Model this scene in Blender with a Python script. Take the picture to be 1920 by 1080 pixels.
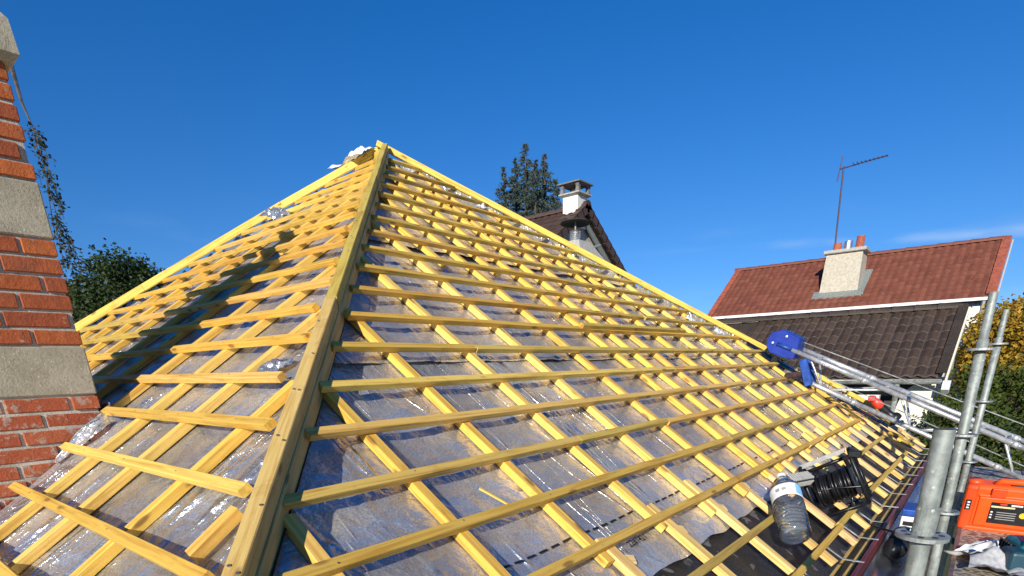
import bpy, bmesh, math, random
from mathutils import Vector, Matrix, noise, Euler

# ------------------------------------------------------------------ scene, camera, sky, sun
for o in list(bpy.data.objects):
    bpy.data.objects.remove(o)
SC = bpy.context.scene
COL = SC.collection
random.seed(7)
R = random.Random(11)

CAM = Vector((-2.8402, -3.3492, -1.3220))
cam_d = bpy.data.cameras.new('camera')
cam = bpy.data.objects.new('camera', cam_d)
COL.objects.link(cam)
_r = Vector((0.63302544, -0.77374552, -0.02442674))
_u = -Vector((-0.28924227, -0.20713405, -0.93457712))
_f = Vector((0.71806525, 0.59867634, -0.35492103))
cam.matrix_world = Matrix(((_r.x, _u.x, -_f.x, CAM.x), (_r.y, _u.y, -_f.y, CAM.y), (_r.z, _u.z, -_f.z, CAM.z), (0, 0, 0, 1)))
cam_d.sensor_fit = 'HORIZONTAL'
cam_d.sensor_width = 36
cam_d.lens = 19.2626
cam_d.shift_y = 0.27914
cam_d.clip_start = 0.02
cam_d.clip_end = 5000
SC.camera = cam

SUN_TO = Vector((0.871, 0.3255, -0.372)).normalized()      # the way the light travels
EL = math.asin(-SUN_TO.z)
AZ = math.atan2(-SUN_TO.x, -SUN_TO.y)
W = bpy.data.worlds.new('World')
SC.world = W
W.use_nodes = True
nt = W.node_tree
nt.nodes.clear()
_out = nt.nodes.new('ShaderNodeOutputWorld')
_bg = nt.nodes.new('ShaderNodeBackground')
_sky = nt.nodes.new('ShaderNodeTexSky')
_sky.sky_type = 'NISHITA'
_sky.sun_disc = False
_sky.sun_elevation = EL
_sky.sun_rotation = AZ
_sky.altitude = 0
_sky.air_density = 1.0
_sky.dust_density = 0.0
_sky.ozone_density = 3.0
_hs = nt.nodes.new('ShaderNodeHueSaturation')
_hs.inputs['Saturation'].default_value = 1.37
_hs.inputs['Value'].default_value = 1.16
_hs.inputs['Hue'].default_value = 0.513
nt.links.new(_sky.outputs[0], _hs.inputs['Color'])
# the low sky in view is clear blue down to the roofs: look the sky up a little above the horizon
_tc = nt.nodes.new('ShaderNodeTexCoord')
_mp = nt.nodes.new('ShaderNodeMapping'); _mp.vector_type = 'POINT'
_mp.inputs['Location'].default_value = (0, 0, .12); _mp.inputs['Scale'].default_value = (1, 1, .9)
nt.links.new(_tc.outputs['Generated'], _mp.inputs[0])
nt.links.new(_mp.outputs[0], _sky.inputs[0])
# thin cirrus: one long streak and faint veils low in the sky
def wmath(op, a, b=None, c=None):
    n = nt.nodes.new('ShaderNodeMath'); n.operation = op
    for i, v in enumerate((a, b, c)):
        if v is None: continue
        if isinstance(v, (int, float)): n.inputs[i].default_value = v
        else: nt.links.new(v, n.inputs[i])
    return n.outputs[0]
def wsmooth(v, a, b):
    n = nt.nodes.new('ShaderNodeMapRange'); n.interpolation_type = 'SMOOTHSTEP'
    nt.links.new(v, n.inputs[0]); n.inputs[1].default_value = a; n.inputs[2].default_value = b
    return n.outputs[0]
def wdot(vec):
    n = nt.nodes.new('ShaderNodeVectorMath'); n.operation = 'DOT_PRODUCT'
    nt.links.new(_tc.outputs['Generated'], n.inputs[0]); n.inputs[1].default_value = vec
    return n.outputs['Value']
_s1 = Vector((1.066, .501, .185)).normalized(); _s2 = Vector((1.491, .005, .208)).normalized()
_nrm = _s1.cross(_s2).normalized()
def wnoise(scale, detail=5):
    n = nt.nodes.new('ShaderNodeTexNoise'); n.inputs['Scale'].default_value = scale; n.inputs['Detail'].default_value = detail
    m = nt.nodes.new('ShaderNodeMapping'); m.inputs['Scale'].default_value = (1, 1, 4)
    nt.links.new(_tc.outputs['Generated'], m.inputs[0]); nt.links.new(m.outputs[0], n.inputs['Vector'])
    return n.outputs[0]
_off = wmath('ABSOLUTE', wmath('ADD', wdot(_nrm), wmath('MULTIPLY', wmath('SUBTRACT', wnoise(9), .5), .012)))
_streak = wmath('MULTIPLY', wsmooth(_off, .0085, .0005), wsmooth(wnoise(7, 6), .36, .62))
_streak = wmath('MULTIPLY', _streak, wsmooth(wdot(Vector((0.35, -0.93, 0.0)).normalized()), -.25, .55))
_el = wdot((0, 0, 1))
_veil = wmath('MULTIPLY', wsmooth(wnoise(3.0, 6), .5, .75), wmath('MULTIPLY', wsmooth(_el, .24, .10), wsmooth(_el, -.02, .05)))
_mask = wmath('MINIMUM', wmath('ADD', wmath('MULTIPLY', _streak, .34), wmath('MULTIPLY', _veil, .3)), .6)
_mix = nt.nodes.new('ShaderNodeMix'); _mix.data_type = 'RGBA'
nt.links.new(_mask, _mix.inputs[0]); nt.links.new(_hs.outputs[0], _mix.inputs[6])
_mix.inputs[7].default_value = (5.6, 6.6, 7.6, 1)
nt.links.new(_mix.outputs[2], _bg.inputs['Color'])
_bg.inputs['Strength'].default_value = 0.095
nt.links.new(_bg.outputs[0], _out.inputs[0])

sun_d = bpy.data.lights.new('sun', 'SUN')
sun = bpy.data.objects.new('sun', sun_d)
COL.objects.link(sun)
sun_d.energy = 5.0
sun_d.angle = math.radians(0.5)
sun_d.color = (1.0, 0.94, 0.83)
sun.rotation_euler = SUN_TO.to_track_quat('-Z', 'Y').to_euler()
SC.view_settings.view_transform = 'Standard'
SC.view_settings.look = 'None'
SC.view_settings.exposure = 0.38
SC.view_settings.gamma = 1.0
SC.view_settings.use_curve_mapping = False

# ------------------------------------------------------------------ materials
MAT = {}
class NT:
    """small wrapper round a material's node tree"""
    def __init__(s, name):
        m = bpy.data.materials.new(name); m.use_nodes = True
        s.m = m; s.t = m.node_tree; s.t.nodes.clear()
        s.out = s.t.nodes.new('ShaderNodeOutputMaterial')
        s.p = s.t.nodes.new('ShaderNodeBsdfPrincipled')
        s.t.links.new(s.p.outputs[0], s.out.inputs[0])
        MAT[name] = m
    def n(s, typ, **k):
        x = s.t.nodes.new(typ)
        for a, v in k.items(): setattr(x, a, v)
        return x
    def put(s, sock, v):
        if v is None: return
        if hasattr(v, 'is_output'): s.t.links.new(v, sock)
        else: sock.default_value = v
    def set(s, **k):
        for a, v in k.items():
            key = a.replace('_', ' ')
            s.put(s.p.inputs[key], v)
    def coord(s, which='Object', scale=(1, 1, 1), rot=(0, 0, 0)):
        c = s.n('ShaderNodeTexCoord'); m = s.n('ShaderNodeMapping')
        m.inputs['Scale'].default_value = scale; m.inputs['Rotation'].default_value = rot
        s.t.links.new(c.outputs[which], m.inputs[0]); return m.outputs[0]
    def offset(s, vec, amount=50.0):
        """shift a texture by the object's own random number"""
        oi = s.n('ShaderNodeObjectInfo'); a = s.n('ShaderNodeVectorMath', operation='ADD')
        q = s.n('ShaderNodeMath', operation='MULTIPLY'); q.inputs[1].default_value = amount
        s.t.links.new(oi.outputs['Random'], q.inputs[0])
        s.t.links.new(vec, a.inputs[0]); s.t.links.new(q.outputs[0], a.inputs[1]); return a.outputs[0]
    def rand(s): return s.n('ShaderNodeObjectInfo').outputs['Random']
    def island(s): return s.n('ShaderNodeNewGeometry').outputs['Random Per Island']
    def noise(s, vec, scale=5, detail=4, rough=.55, dist=0):
        x = s.n('ShaderNodeTexNoise'); s.put(x.inputs['Vector'], vec)
        x.inputs['Scale'].default_value = scale; x.inputs['Detail'].default_value = detail
        x.inputs['Roughness'].default_value = rough; x.inputs['Distortion'].default_value = dist
        return x.outputs[0]
    def voro(s, vec, scale=5, feature='F1', out='Distance'):
        x = s.n('ShaderNodeTexVoronoi', feature=feature); s.put(x.inputs['Vector'], vec)
        x.inputs['Scale'].default_value = scale; return x.outputs[out]
    def ramp(s, fac, stops):
        x = s.n('ShaderNodeValToRGB'); s.put(x.inputs[0], fac)
        e = x.color_ramp.elements
        while len(e) < len(stops): e.new(.5)
        for el, (p, c) in zip(e, stops):
            el.position = p; el.color = (*c, 1) if len(c) == 3 else c
        return x.outputs[0]
    def mix(s, f, a, b, mode='MIX'):
        x = s.n('ShaderNodeMix', data_type='RGBA', blend_type=mode)
        s.put(x.inputs[0], f)
        s.put(x.inputs[6], a if hasattr(a, 'is_output') else (*a, 1)); s.put(x.inputs[7], b if hasattr(b, 'is_output') else (*b, 1))
        return x.outputs[2]
    def math(s, op, a, b=None):
        x = s.n('ShaderNodeMath', operation=op); s.put(x.inputs[0], a); s.put(x.inputs[1], b); return x.outputs[0]
    def step(s, v, a, b):
        x = s.n('ShaderNodeMapRange', interpolation_type='SMOOTHSTEP')
        s.put(x.inputs[0], v); x.inputs[1].default_value = a; x.inputs[2].default_value = b; return x.outputs[0]
    def bump(s, h, strength=.3, dist=.01, prev=None):
        x = s.n('ShaderNodeBump'); x.inputs['Strength'].default_value = strength; x.inputs['Distance'].default_value = dist
        s.put(x.inputs['Height'], h)
        if prev: s.t.links.new(prev, x.inputs['Normal'])
        return x.outputs[0]

def simple(name, col, rough=.6, metal=0.0, var=.15, scale=20, bump=.15, bdist=.004, spec=.5):
    """plain surface with uneven colour, dirt and fine relief"""
    t = NT(name); v = t.offset(t.coord('Object'))
    n1 = t.noise(v, scale, 5); n2 = t.noise(v, scale * .17, 3)
    d = tuple(c * (1 - var * 1.6) for c in col); l = tuple(min(1, c * (1 + var)) for c in col)
    t.set(Base_Color=t.mix(t.step(t.math('ADD', t.math('MULTIPLY', n1, .6), t.math('MULTIPLY', n2, .4)), .32, .68), d, l), Metallic=metal)
    t.set(Roughness=t.math('ADD', t.math('MULTIPLY', n1, .25), rough - .12))
    t.p.inputs['Specular IOR Level'].default_value = spec
    if bump: t.set(Normal=t.bump(n1, bump, bdist))
    return t.m

def wood(name, cols, dirt=.35, grain=.34):
    t = NT(name)
    v = t.offset(t.coord('Object'), 37)
    m = t.n('ShaderNodeMapping'); m.inputs['Scale'].default_value = (1.6, 38, 38); t.t.links.new(v, m.inputs[0])
    g = t.noise(m.outputs[0], 2.2, 6, .6, .8)
    m2 = t.n('ShaderNodeMapping'); m2.inputs['Scale'].default_value = (5.5, 17, 17); t.t.links.new(v, m2.inputs[0])
    vo = t.n('ShaderNodeTexVoronoi'); t.t.links.new(m2.outputs[0], vo.inputs['Vector']); vo.inputs['Scale'].default_value = 1.0
    knot = t.step(vo.outputs['Distance'], .17, .07)
    base = t.ramp(t.rand(), [(i / max(1, len(cols) - 1), c) for i, c in enumerate(cols)])
    cloud = t.noise(v, 4.5, 3)
    c = t.mix(t.math('MULTIPLY', t.step(g, .42, .72), grain * 2.4), base, t.mix(1, base, (.62, .45, .25), 'MULTIPLY'))
    c = t.mix(t.math('MULTIPLY', t.step(cloud, .45, .75), dirt), c, t.mix(1, c, (.78, .80, .60), 'MULTIPLY'))
    fine = t.noise(v, 180, 2)
    # water stains and handling marks, and the band-saw's cross marks
    stain = t.step(t.noise(v, 11, 5, .7, .5), .56, .68)
    c = t.mix(t.math('MULTIPLY', stain, .32), c, t.mix(1, c, (.60, .50, .40), 'MULTIPLY'))
    ms = t.n('ShaderNodeMapping'); ms.inputs['Scale'].default_value = (160, 3, 3); t.t.links.new(v, ms.inputs[0])
    saw = t.noise(ms.outputs[0], 1.0, 2)
    c = t.mix(t.math('MULTIPLY', t.step(fine, .62, .75), .3), c, t.mix(1, c, (.55, .42, .3), 'MULTIPLY'))
    c = t.mix(t.math('MULTIPLY', knot, .75), c, (.17, .075, .02))
    t.set(Base_Color=c, Roughness=t.math('ADD', t.math('MULTIPLY', g, .2), .52))
    t.p.inputs['Specular IOR Level'].default_value = .3
    t.set(Normal=t.bump(g, .4, .0018, t.bump(fine, .2, .0006, t.bump(saw, .25, .0008))))
    return t.m

wood('batten_wood', [(.60, .38, .075), (.76, .46, .075), (.43, .30, .07), (.82, .57, .13), (.70, .41, .065), (.54, .39, .08), (.76, .47, .13), (.64, .36, .065)])
wood('counter_wood', [(.76, .46, .085), (.84, .52, .095), (.68, .40, .07), (.86, .58, .15), (.78, .46, .11), (.70, .44, .085)], dirt=.15)
wood('tail_wood', [(.80, .55, .17), (.78, .50, .20), (.84, .60, .22), (.76, .46, .24)], dirt=.25)
wood('hip_wood', [(.52, .40, .08), (.58, .42, .10)], dirt=.55)
wood('hip_wood_raw', [(.62, .43, .13), (.60, .42, .15)], dirt=.35)
wood('hip_face_wood', [(.78, .56, .11), (.82, .58, .12)], dirt=.15)

def foil(name, sawdust):
    t = NT(name); v = t.coord('Object')
    # creases that run down the slope, soft crumple and fine crinkle
    m = t.n('ShaderNodeMapping'); m.inputs['Scale'].default_value = (7, .55, .55) if sawdust > .6 else (.5, 8, .5); m.inputs['Rotation'].default_value = (0, 0, .05); t.t.links.new(v, m.inputs[0])
    w = t.noise(m.outputs[0], 1.3, 2, .45, .35)
    crease = t.math('MULTIPLY', t.step(t.math('ABSOLUTE', t.math('SUBTRACT', w, .5)), .010, .0), t.step(t.noise(v, 2.1, 2), .46, .56))
    w2 = t.noise(m.outputs[0], 4.2, 3, .5, .5)
    vr = t.voro(v, 4.0, 'DISTANCE_TO_EDGE'); fold = t.math('MULTIPLY', t.step(vr, .012, .0), t.step(t.noise(v, 1.9, 2), .53, .6))
    cr = t.noise(v, 17, 5, .6, .4); fi = t.noise(v, 260, 3, .7)
    mb_ = t.n('ShaderNodeMapping'); mb_.inputs['Scale'].default_value = (5.5, .45, .45) if sawdust > .6 else (.4, 6.5, .4); t.t.links.new(v, mb_.inputs[0])
    band = t.math('MULTIPLY', t.step(t.noise(mb_.outputs[0], 1.1, 2), .53, .58), t.step(t.noise(v, 2.3, 2), .42, .55))
    m3 = t.n('ShaderNodeMapping'); m3.inputs['Scale'].default_value = (60, 14, 14) if sawdust > .6 else (14, 60, 14); t.t.links.new(v, m3.inputs[0])
    shard = t.voro(m3.outputs[0], 1.0)
    big = t.noise(v, 7.5, 4, .6, .5)
    b = t.bump(big, .8, .030); b = t.bump(crease, .7, .009, b); b = t.bump(t.math('MULTIPLY', shard, band), 1.0, .016 if sawdust < .5 else .009, b); b = t.bump(fold, .4, .004, b); b = t.bump(cr, .75 if sawdust < .5 else .5, .014, b); b = t.bump(fi, .35, .0014, b)
    tone = t.mix(t.step(t.noise(v, 3.2, 4), .35, .7), (.56, .565, .56), (.84, .845, .835))
    tone = t.mix(t.math('MULTIPLY', t.step(fi, .42, .66), .55), tone, (.30, .305, .32))
    dustn = t.math('MULTIPLY', t.step(t.noise(v, 2.6, 4), .44, .66), t.step(t.noise(v, 330, 2, .8), .44, .62))
    dust = t.math('MULTIPLY', dustn, sawdust)
    t.set(Base_Color=t.mix(dust, tone, (.50, .42, .29)), Metallic=t.math('SUBTRACT', .80 if sawdust < .5 else .78, t.math('MULTIPLY', dust, .5)),
          Roughness=t.math('SUBTRACT', t.math('ADD', t.math('MULTIPLY', t.noise(v, 6, 4), .22), .24), t.math('MULTIPLY', band, .10)), Normal=b)
    return t.m
foil('foil_right', .85)
foil('foil_left', .15)

def concrete(name, a, b, speck=.5):
    t = NT(name); v = t.coord('Object')
    n = t.noise(v, 14, 6, .65); f_ = t.noise(v, 150, 3, .7); sp = t.step(t.voro(v, 95), .23, .12)
    pk = t.n('ShaderNodeTexNoise'); pk.inputs['Scale'].default_value = 40; t.t.links.new(v, pk.inputs['Vector'])
    c = t.mix(t.step(n, .3, .7), a, b)
    c = t.mix(t.math('MULTIPLY', t.step(f_, .5, .7), .5), c, tuple(x * .55 for x in a))
    c = t.mix(t.math('MULTIPLY', t.math('MULTIPLY', sp, t.step(pk.outputs[0], .5, .56)), speck), c, (.75, .70, .60))
    t.set(Base_Color=c, Roughness=.92, Normal=t.bump(f_, .6, .003, t.bump(n, .4, .006)))
    return t.m
concrete('stone_band', (.30, .26, .18), (.40, .355, .26))
concrete('mortar', (.36, .32, .25), (.54, .48, .39), .2)
concrete('render_grey', (.40, .36, .28), (.55, .50, .40), .1)
concrete('concrete_grey', (.34, .32, .28), (.46, .44, .39), .3)
concrete('cap_shaded', (.13, .125, .115), (.21, .20, .185), .1)  # concrete darkened: shade under the slab and on its posts put into the colour
concrete('white_render', (.74, .72, .66), (.84, .82, .77), 0)
concrete('cream_render', (.70, .65, .52), (.82, .77, .64), 0)

def brickmat():
    t = NT('brick'); v = t.offset(t.coord('Object'), 20)
    base = t.ramp(t.rand(), [(0, (.34, .075, .016)), (.35, (.45, .11, .020)), (.7, (.28, .058, .016)), (1, (.40, .098, .024))])
    n = t.noise(v, 22, 6, .65); f_ = t.noise(v, 130, 3, .7)
    c = t.mix(t.math('MULTIPLY', t.step(n, .5, .78), .55), base, (.15, .04, .02))
    c = t.mix(t.math('MULTIPLY', t.step(f_, .6, .75), .4), c, (.48, .19, .09))
    gp = t.n('ShaderNodeNewGeometry').outputs['Position']
    c = t.mix(t.math('MULTIPLY', t.step(t.noise(gp, 7, 5, .7), .46, .70), .55), c, (.10, .045, .028))
    c = t.mix(t.math('MULTIPLY', t.step(t.noise(gp, 30, 4, .7, .6), .62, .70), .5), c, (.44, .36, .28))
    t.set(Base_Color=c, Roughness=.8, Normal=t.bump(f_, .6, .003, t.bump(n, .7, .008)))
brickmat()
def brickdirty():
    t = NT('brick_worn'); v = t.offset(t.coord('Object'), 20)
    base = t.ramp(t.rand(), [(0, (.34, .07, .025)), (1, (.46, .12, .04))])
    n = t.noise(v, 24, 7, .75, .15); f_ = t.noise(v, 130, 3, .7)
    c = t.mix(t.math('MULTIPLY', t.step(n, .52, .58), .7), base, (.40, .34, .27))
    t.set(Base_Color=c, Roughness=.88, Normal=t.bump(f_, .5, .003, t.bump(n, .7, .012)))
brickdirty()

def tilemat(name, cols, lichen, rnd='rand', spec=.35, edge=0):
    t = NT(name); v = t.coord('Object')
    r = t.island() if rnd == 'island' else t.rand()
    base = t.ramp(r, [(i / (len(cols) - 1), c) for i, c in enumerate(cols)])
    w = t.coord('Generated') if False else v
    g = t.n('ShaderNodeNewGeometry'); n = t.noise(g.outputs['Position'], 9, 6, .7); n2 = t.noise(g.outputs['Position'], 45, 4, .7)
    c = t.mix(t.math('MULTIPLY', t.step(n2, .58, .70), lichen), base, (.42, .37, .30))
    c = t.mix(t.math('MULTIPLY', t.step(n, .45, .75), .45), c, t.mix(1, c, (.55, .5, .5), 'MULTIPLY'))
    if edge:      # lower edges pale: weathering and lichen, plus caught light put into the colour
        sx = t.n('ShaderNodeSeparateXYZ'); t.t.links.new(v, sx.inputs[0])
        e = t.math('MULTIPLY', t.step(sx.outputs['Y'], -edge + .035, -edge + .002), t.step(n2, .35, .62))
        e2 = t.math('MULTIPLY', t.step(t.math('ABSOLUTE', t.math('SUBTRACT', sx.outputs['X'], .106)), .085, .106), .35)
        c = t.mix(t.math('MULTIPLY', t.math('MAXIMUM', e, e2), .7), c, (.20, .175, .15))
    t.set(Base_Color=c, Roughness=.62, Normal=t.bump(n2, .3, .01)); t.p.inputs['Specular IOR Level'].default_value = spec
    return t.m
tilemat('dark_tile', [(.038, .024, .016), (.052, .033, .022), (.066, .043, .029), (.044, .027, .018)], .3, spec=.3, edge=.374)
tilemat('dark_ridge', [(.036, .027, .02), (.052, .038, .028), (.045, .033, .025)], .3, spec=.3)
tilemat('red_tile', [(.185, .062, .036), (.225, .076, .044), (.16, .050, .030), (.20, .068, .040)], .42, 'island')
tilemat('brown_tile', [(.055, .032, .024), (.075, .045, .033), (.065, .038, .028)], .15, 'island')

simple('galvanised', (.44, .46, .44), .52, .6, .3, 30, .15, .002)

def polemat():
    """old scaffold tube: dull zinc, rubbed bands, rust freckles and cement splashes"""
    t = NT('galvanised_dull'); g = t.n('ShaderNodeNewGeometry').outputs['Position']
    n = t.noise(g, 26, 6, .7); f_ = t.noise(g, 160, 3, .7)
    m = t.n('ShaderNodeMapping'); m.inputs['Scale'].default_value = (40, 40, 5); t.t.links.new(g, m.inputs[0]); st = t.noise(m.outputs[0], 1.0, 4, .6)
    c = t.mix(t.step(n, .35, .68), (.19, .21, .19), (.34, .37, .34))
    c = t.mix(t.math('MULTIPLY', t.step(st, .5, .7), .5), c, (.44, .46, .44))
    c = t.mix(t.math('MULTIPLY', t.step(t.noise(g, 38, 5, .7), .62, .68), .8), c, (.15, .075, .04))
    c = t.mix(t.math('MULTIPLY', t.math('MULTIPLY', t.step(t.voro(g, 62), .20, .12), t.step(t.noise(g, 13, 3), .5, .56)), .9), c, (.62, .60, .55))
    t.set(Base_Color=c, Metallic=.35, Roughness=t.math('ADD', t.math('MULTIPLY', n, .3), .42), Normal=t.bump(f_, .3, .001, t.bump(n, .3, .003)))
polemat()
simple('aluminium', (.58, .59, .59), .46, .65, .2, 30, .12, .001)
simple('zinc', (.56, .58, .60), .22, .95, .1, 12, .15, .006)
simple('blue_plastic', (.008, .030, .26), .38, 0, .12, 12, .08, .002)
simple('blue_steel', (.015, .07, .33), .45, .2, .3, 25, .15, .002)
simple('rust', (.12, .05, .035), .85, .2, .4, 40, .4, .003)
simple('black_plastic', (.012, .012, .013), .38, 0, .2, 40, .08, .001)
simple('cable_black', (.008, .008, .009), .32, 0, .2, 30, .05, .001)
simple('black_steel', (.02, .02, .022), .35, .5, .3, 40, .15, .001)
simple('grey_plastic', (.33, .33, .31), .5, 0, .1, 40, .08, .001)
simple('orange_plastic', (.85, .095, .008), .38, 0, .08, 18, .06, .001)
simple('orange_dark', (.68, .065, .008), .42, 0, .12, 18, .06, .001)
simple('red_plastic', (.62, .045, .02), .4, 0, .12, 18, .06, .001)
simple('teal_plastic', (.012, .15, .19), .4, 0, .12, 30, .08, .001)
simple('teal_dark', (.008, .05, .075), .5, 0, .12, 30, .08, .001)
simple('white_plastic', (.78, .78, .76), .5, 0, .06, 12, .15, .004)
simple('white_paint', (.80, .79, .76), .5, 0, .06, 8, .1, .003)
simple('grey_cloth', (.36, .36, .37), .9, 0, .2, 60, .4, .003)
simple('white_cloth', (.74, .73, .70), .85, 0, .12, 40, .35, .003)
simple('red_fascia', (.17, .032, .030), .45, .1, .2, 15, .1, .002)
simple('clay', (.34, .09, .05), .8, 0, .25, 20, .3, .004)
simple('soot_and_hollow_shade', (.03, .028, .026), .9, 0, .3, 20, .3, .004)  # sooty flue parts; also the shade of holes and gaps put into colour
simple('antenna_metal', (.09, .045, .05), .6, .4, .3, 20, .1, .002)
simple('silver_liner', (.68, .68, .66), .3, .9, .1, 20, .1, .002)
simple('dark_timber', (.045, .032, .024), .7, 0, .25, 20, .25, .004)
simple('ink', (.008, .008, .010), .6, 0, .1, 60, 0, .001)
simple('label_black', (.012, .012, .014), .4, 0, .1, 40, 0, .001)
simple('label_cream', (.78, .60, .28), .5, 0, .1, 40, 0, .001)
simple('label_yellow', (.80, .52, .03), .5, 0, .1, 40, 0, .001)
simple('label_white', (.80, .80, .80), .5, 0, .06, 40, 0, .001)
simple('label_red', (.62, .06, .05), .5, 0, .1, 40, 0, .001)
simple('label_blue', (.25, .55, .80), .4, 0, .1, 40, 0, .001)
simple('dark_glass', (.01, .012, .014), .12, 0, .1, 8, .02, .001)
simple('bark', (.10, .075, .05), .9, 0, .35, 12, .5, .02)
simple('steel_screw', (.55, .50, .38), .35, .9, .1, 30, 0, .001)
simple('dry_leaf', (.16, .075, .035), .8, 0, .4, 20, .3, .003)
simple('deck_frame', (.22, .15, .13), .6, .5, .3, 20, .2, .002)

def feltmat():
    t = NT('black_felt'); v = t.coord('Object')
    n = t.noise(v, 9, 5, .6, .7); f_ = t.noise(v, 120, 3, .7)
    pale = t.math('MULTIPLY', t.step(t.noise(v, 16, 2, .4, .6), .645, .66), t.step(n, .35, .5))
    c = t.mix(t.step(f_, .4, .75), (.014, .013, .012), (.045, .040, .036))
    c = t.mix(t.math('MULTIPLY', pale, .75), c, (.17, .16, .155))
    c = t.mix(t.math('MULTIPLY', t.step(t.voro(v, 60), .09, .04), .6), c, (.5, .45, .38))
    t.set(Base_Color=c, Roughness=t.math('ADD', t.math('MULTIPLY', n, .3), .38), Normal=t.bump(f_, .3, .002, t.bump(n, .5, .01)))
feltmat()

def leafmat(name, cols, trans=.25):
    t = NT(name)
    c = t.ramp(t.island(), [(i / (len(cols) - 1), x) for i, x in enumerate(cols)])
    t.set(Base_Color=c, Roughness=.55)
    t.p.inputs['Specular IOR Level'].default_value = .25
    tr = t.n('ShaderNodeBsdfTranslucent'); t.put(tr.inputs[0], c)
    mx = t.n('ShaderNodeMixShader'); mx.inputs[0].default_value = trans
    t.t.links.new(t.p.outputs[0], mx.inputs[1]); t.t.links.new(tr.outputs[0], mx.inputs[2]); t.t.links.new(mx.outputs[0], t.out.inputs[0])
leafmat('leaf_dark', [(.022, .040, .012), (.035, .060, .016), (.050, .075, .020), (.028, .045, .014)])
leafmat('leaf_brown', [(.075, .060, .020), (.05, .055, .018), (.10, .065, .025)])
leafmat('leaf_autumn', [(.50, .30, .025), (.40, .28, .03), (.22, .20, .03), (.36, .16, .02), (.52, .34, .04), (.16, .16, .03)], .35)
leafmat('leaf_red', [(.16, .045, .022), (.10, .03, .02), (.20, .08, .025)])
leafmat('leaf_hedge', [(.05, .08, .014), (.08, .11, .018), (.06, .085, .016), (.12, .13, .024)], .3)
leafmat('needle', [(.055, .085, .062), (.080, .112, .085), (.105, .138, .110), (.06, .090, .068)], .25)
leafmat('leaf_birch', [(.030, .045, .020), (.05, .06, .022), (.04, .05, .02)])

def grass():
    t = NT('grass'); g = t.n('ShaderNodeNewGeometry').outputs['Position']
    c = t.mix(t.step(t.noise(g, .35, 5), .35, .65), (.045, .07, .018), (.09, .085, .035))
    c = t.mix(t.step(t.noise(g, 12, 4), .5, .7), c, (.03, .045, .012))
    t.set(Base_Color=c, Roughness=.95, Normal=t.bump(t.noise(g, 25, 4), .8, .05))
grass()

def pet(name, clear, milky):
    """thin clear plastic or a little water seen through it"""
    t = NT(name); tr = t.n('ShaderNodeBsdfTransparent'); tr.inputs[0].default_value = (.95, .97, .97, 1)
    fr = t.n('ShaderNodeFresnel'); fr.inputs[0].default_value = 1.5
    v = t.coord('Object'); nb = t.bump(t.noise(v, 30, 2), .15, .004); t.t.links.new(nb, fr.inputs['Normal'])
    gl = t.n('ShaderNodeBsdfGlossy'); gl.inputs['Roughness'].default_value = .06; t.t.links.new(nb, gl.inputs['Normal'])
    df = t.n('ShaderNodeBsdfTranslucent'); df.inputs[0].default_value = (.80, .82, .82, 1)
    d2 = t.n('ShaderNodeBsdfDiffuse'); d2.inputs[0].default_value = (.80, .82, .82, 1)
    ad = t.n('ShaderNodeMixShader'); t.t.links.new(df.outputs[0], ad.inputs[1]); t.t.links.new(d2.outputs[0], ad.inputs[2])
    m0 = t.n('ShaderNodeMixShader'); m0.inputs[0].default_value = milky
    t.t.links.new(tr.outputs[0], m0.inputs[1]); t.t.links.new(ad.outputs[0], m0.inputs[2])
    m1 = t.n('ShaderNodeMixShader'); t.t.links.new(t.math('MULTIPLY', fr.outputs[0], clear), m1.inputs[0])
    t.t.links.new(m0.outputs[0], m1.inputs[1]); t.t.links.new(gl.outputs[0], m1.inputs[2]); t.t.links.new(m1.outputs[0], t.out.inputs[0])
pet('pet', 1.6, .11)
pet('water', 1.8, .09)

def meshmat():
    """expanded metal deck"""
    t = NT('deck_mesh'); g = t.coord('Object', (70, 28, 1))
    v = t.voro(g, 1.0, 'DISTANCE_TO_EDGE'); hole = t.step(v, .10, .20)
    g2 = t.coord('Object'); n = t.noise(g2, 20, 4)
    t.set(Base_Color=t.mix(hole, t.mix(n, (.40, .34, .26), (.55, .48, .38)), (.035, .03, .026)), Metallic=.3, Roughness=.6,
          Normal=t.bump(hole, -.8, .004))
meshmat()

# ------------------------------------------------------------------ geometry helpers
def V(*a): return Vector(a if len(a) > 1 else a[0])

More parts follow.
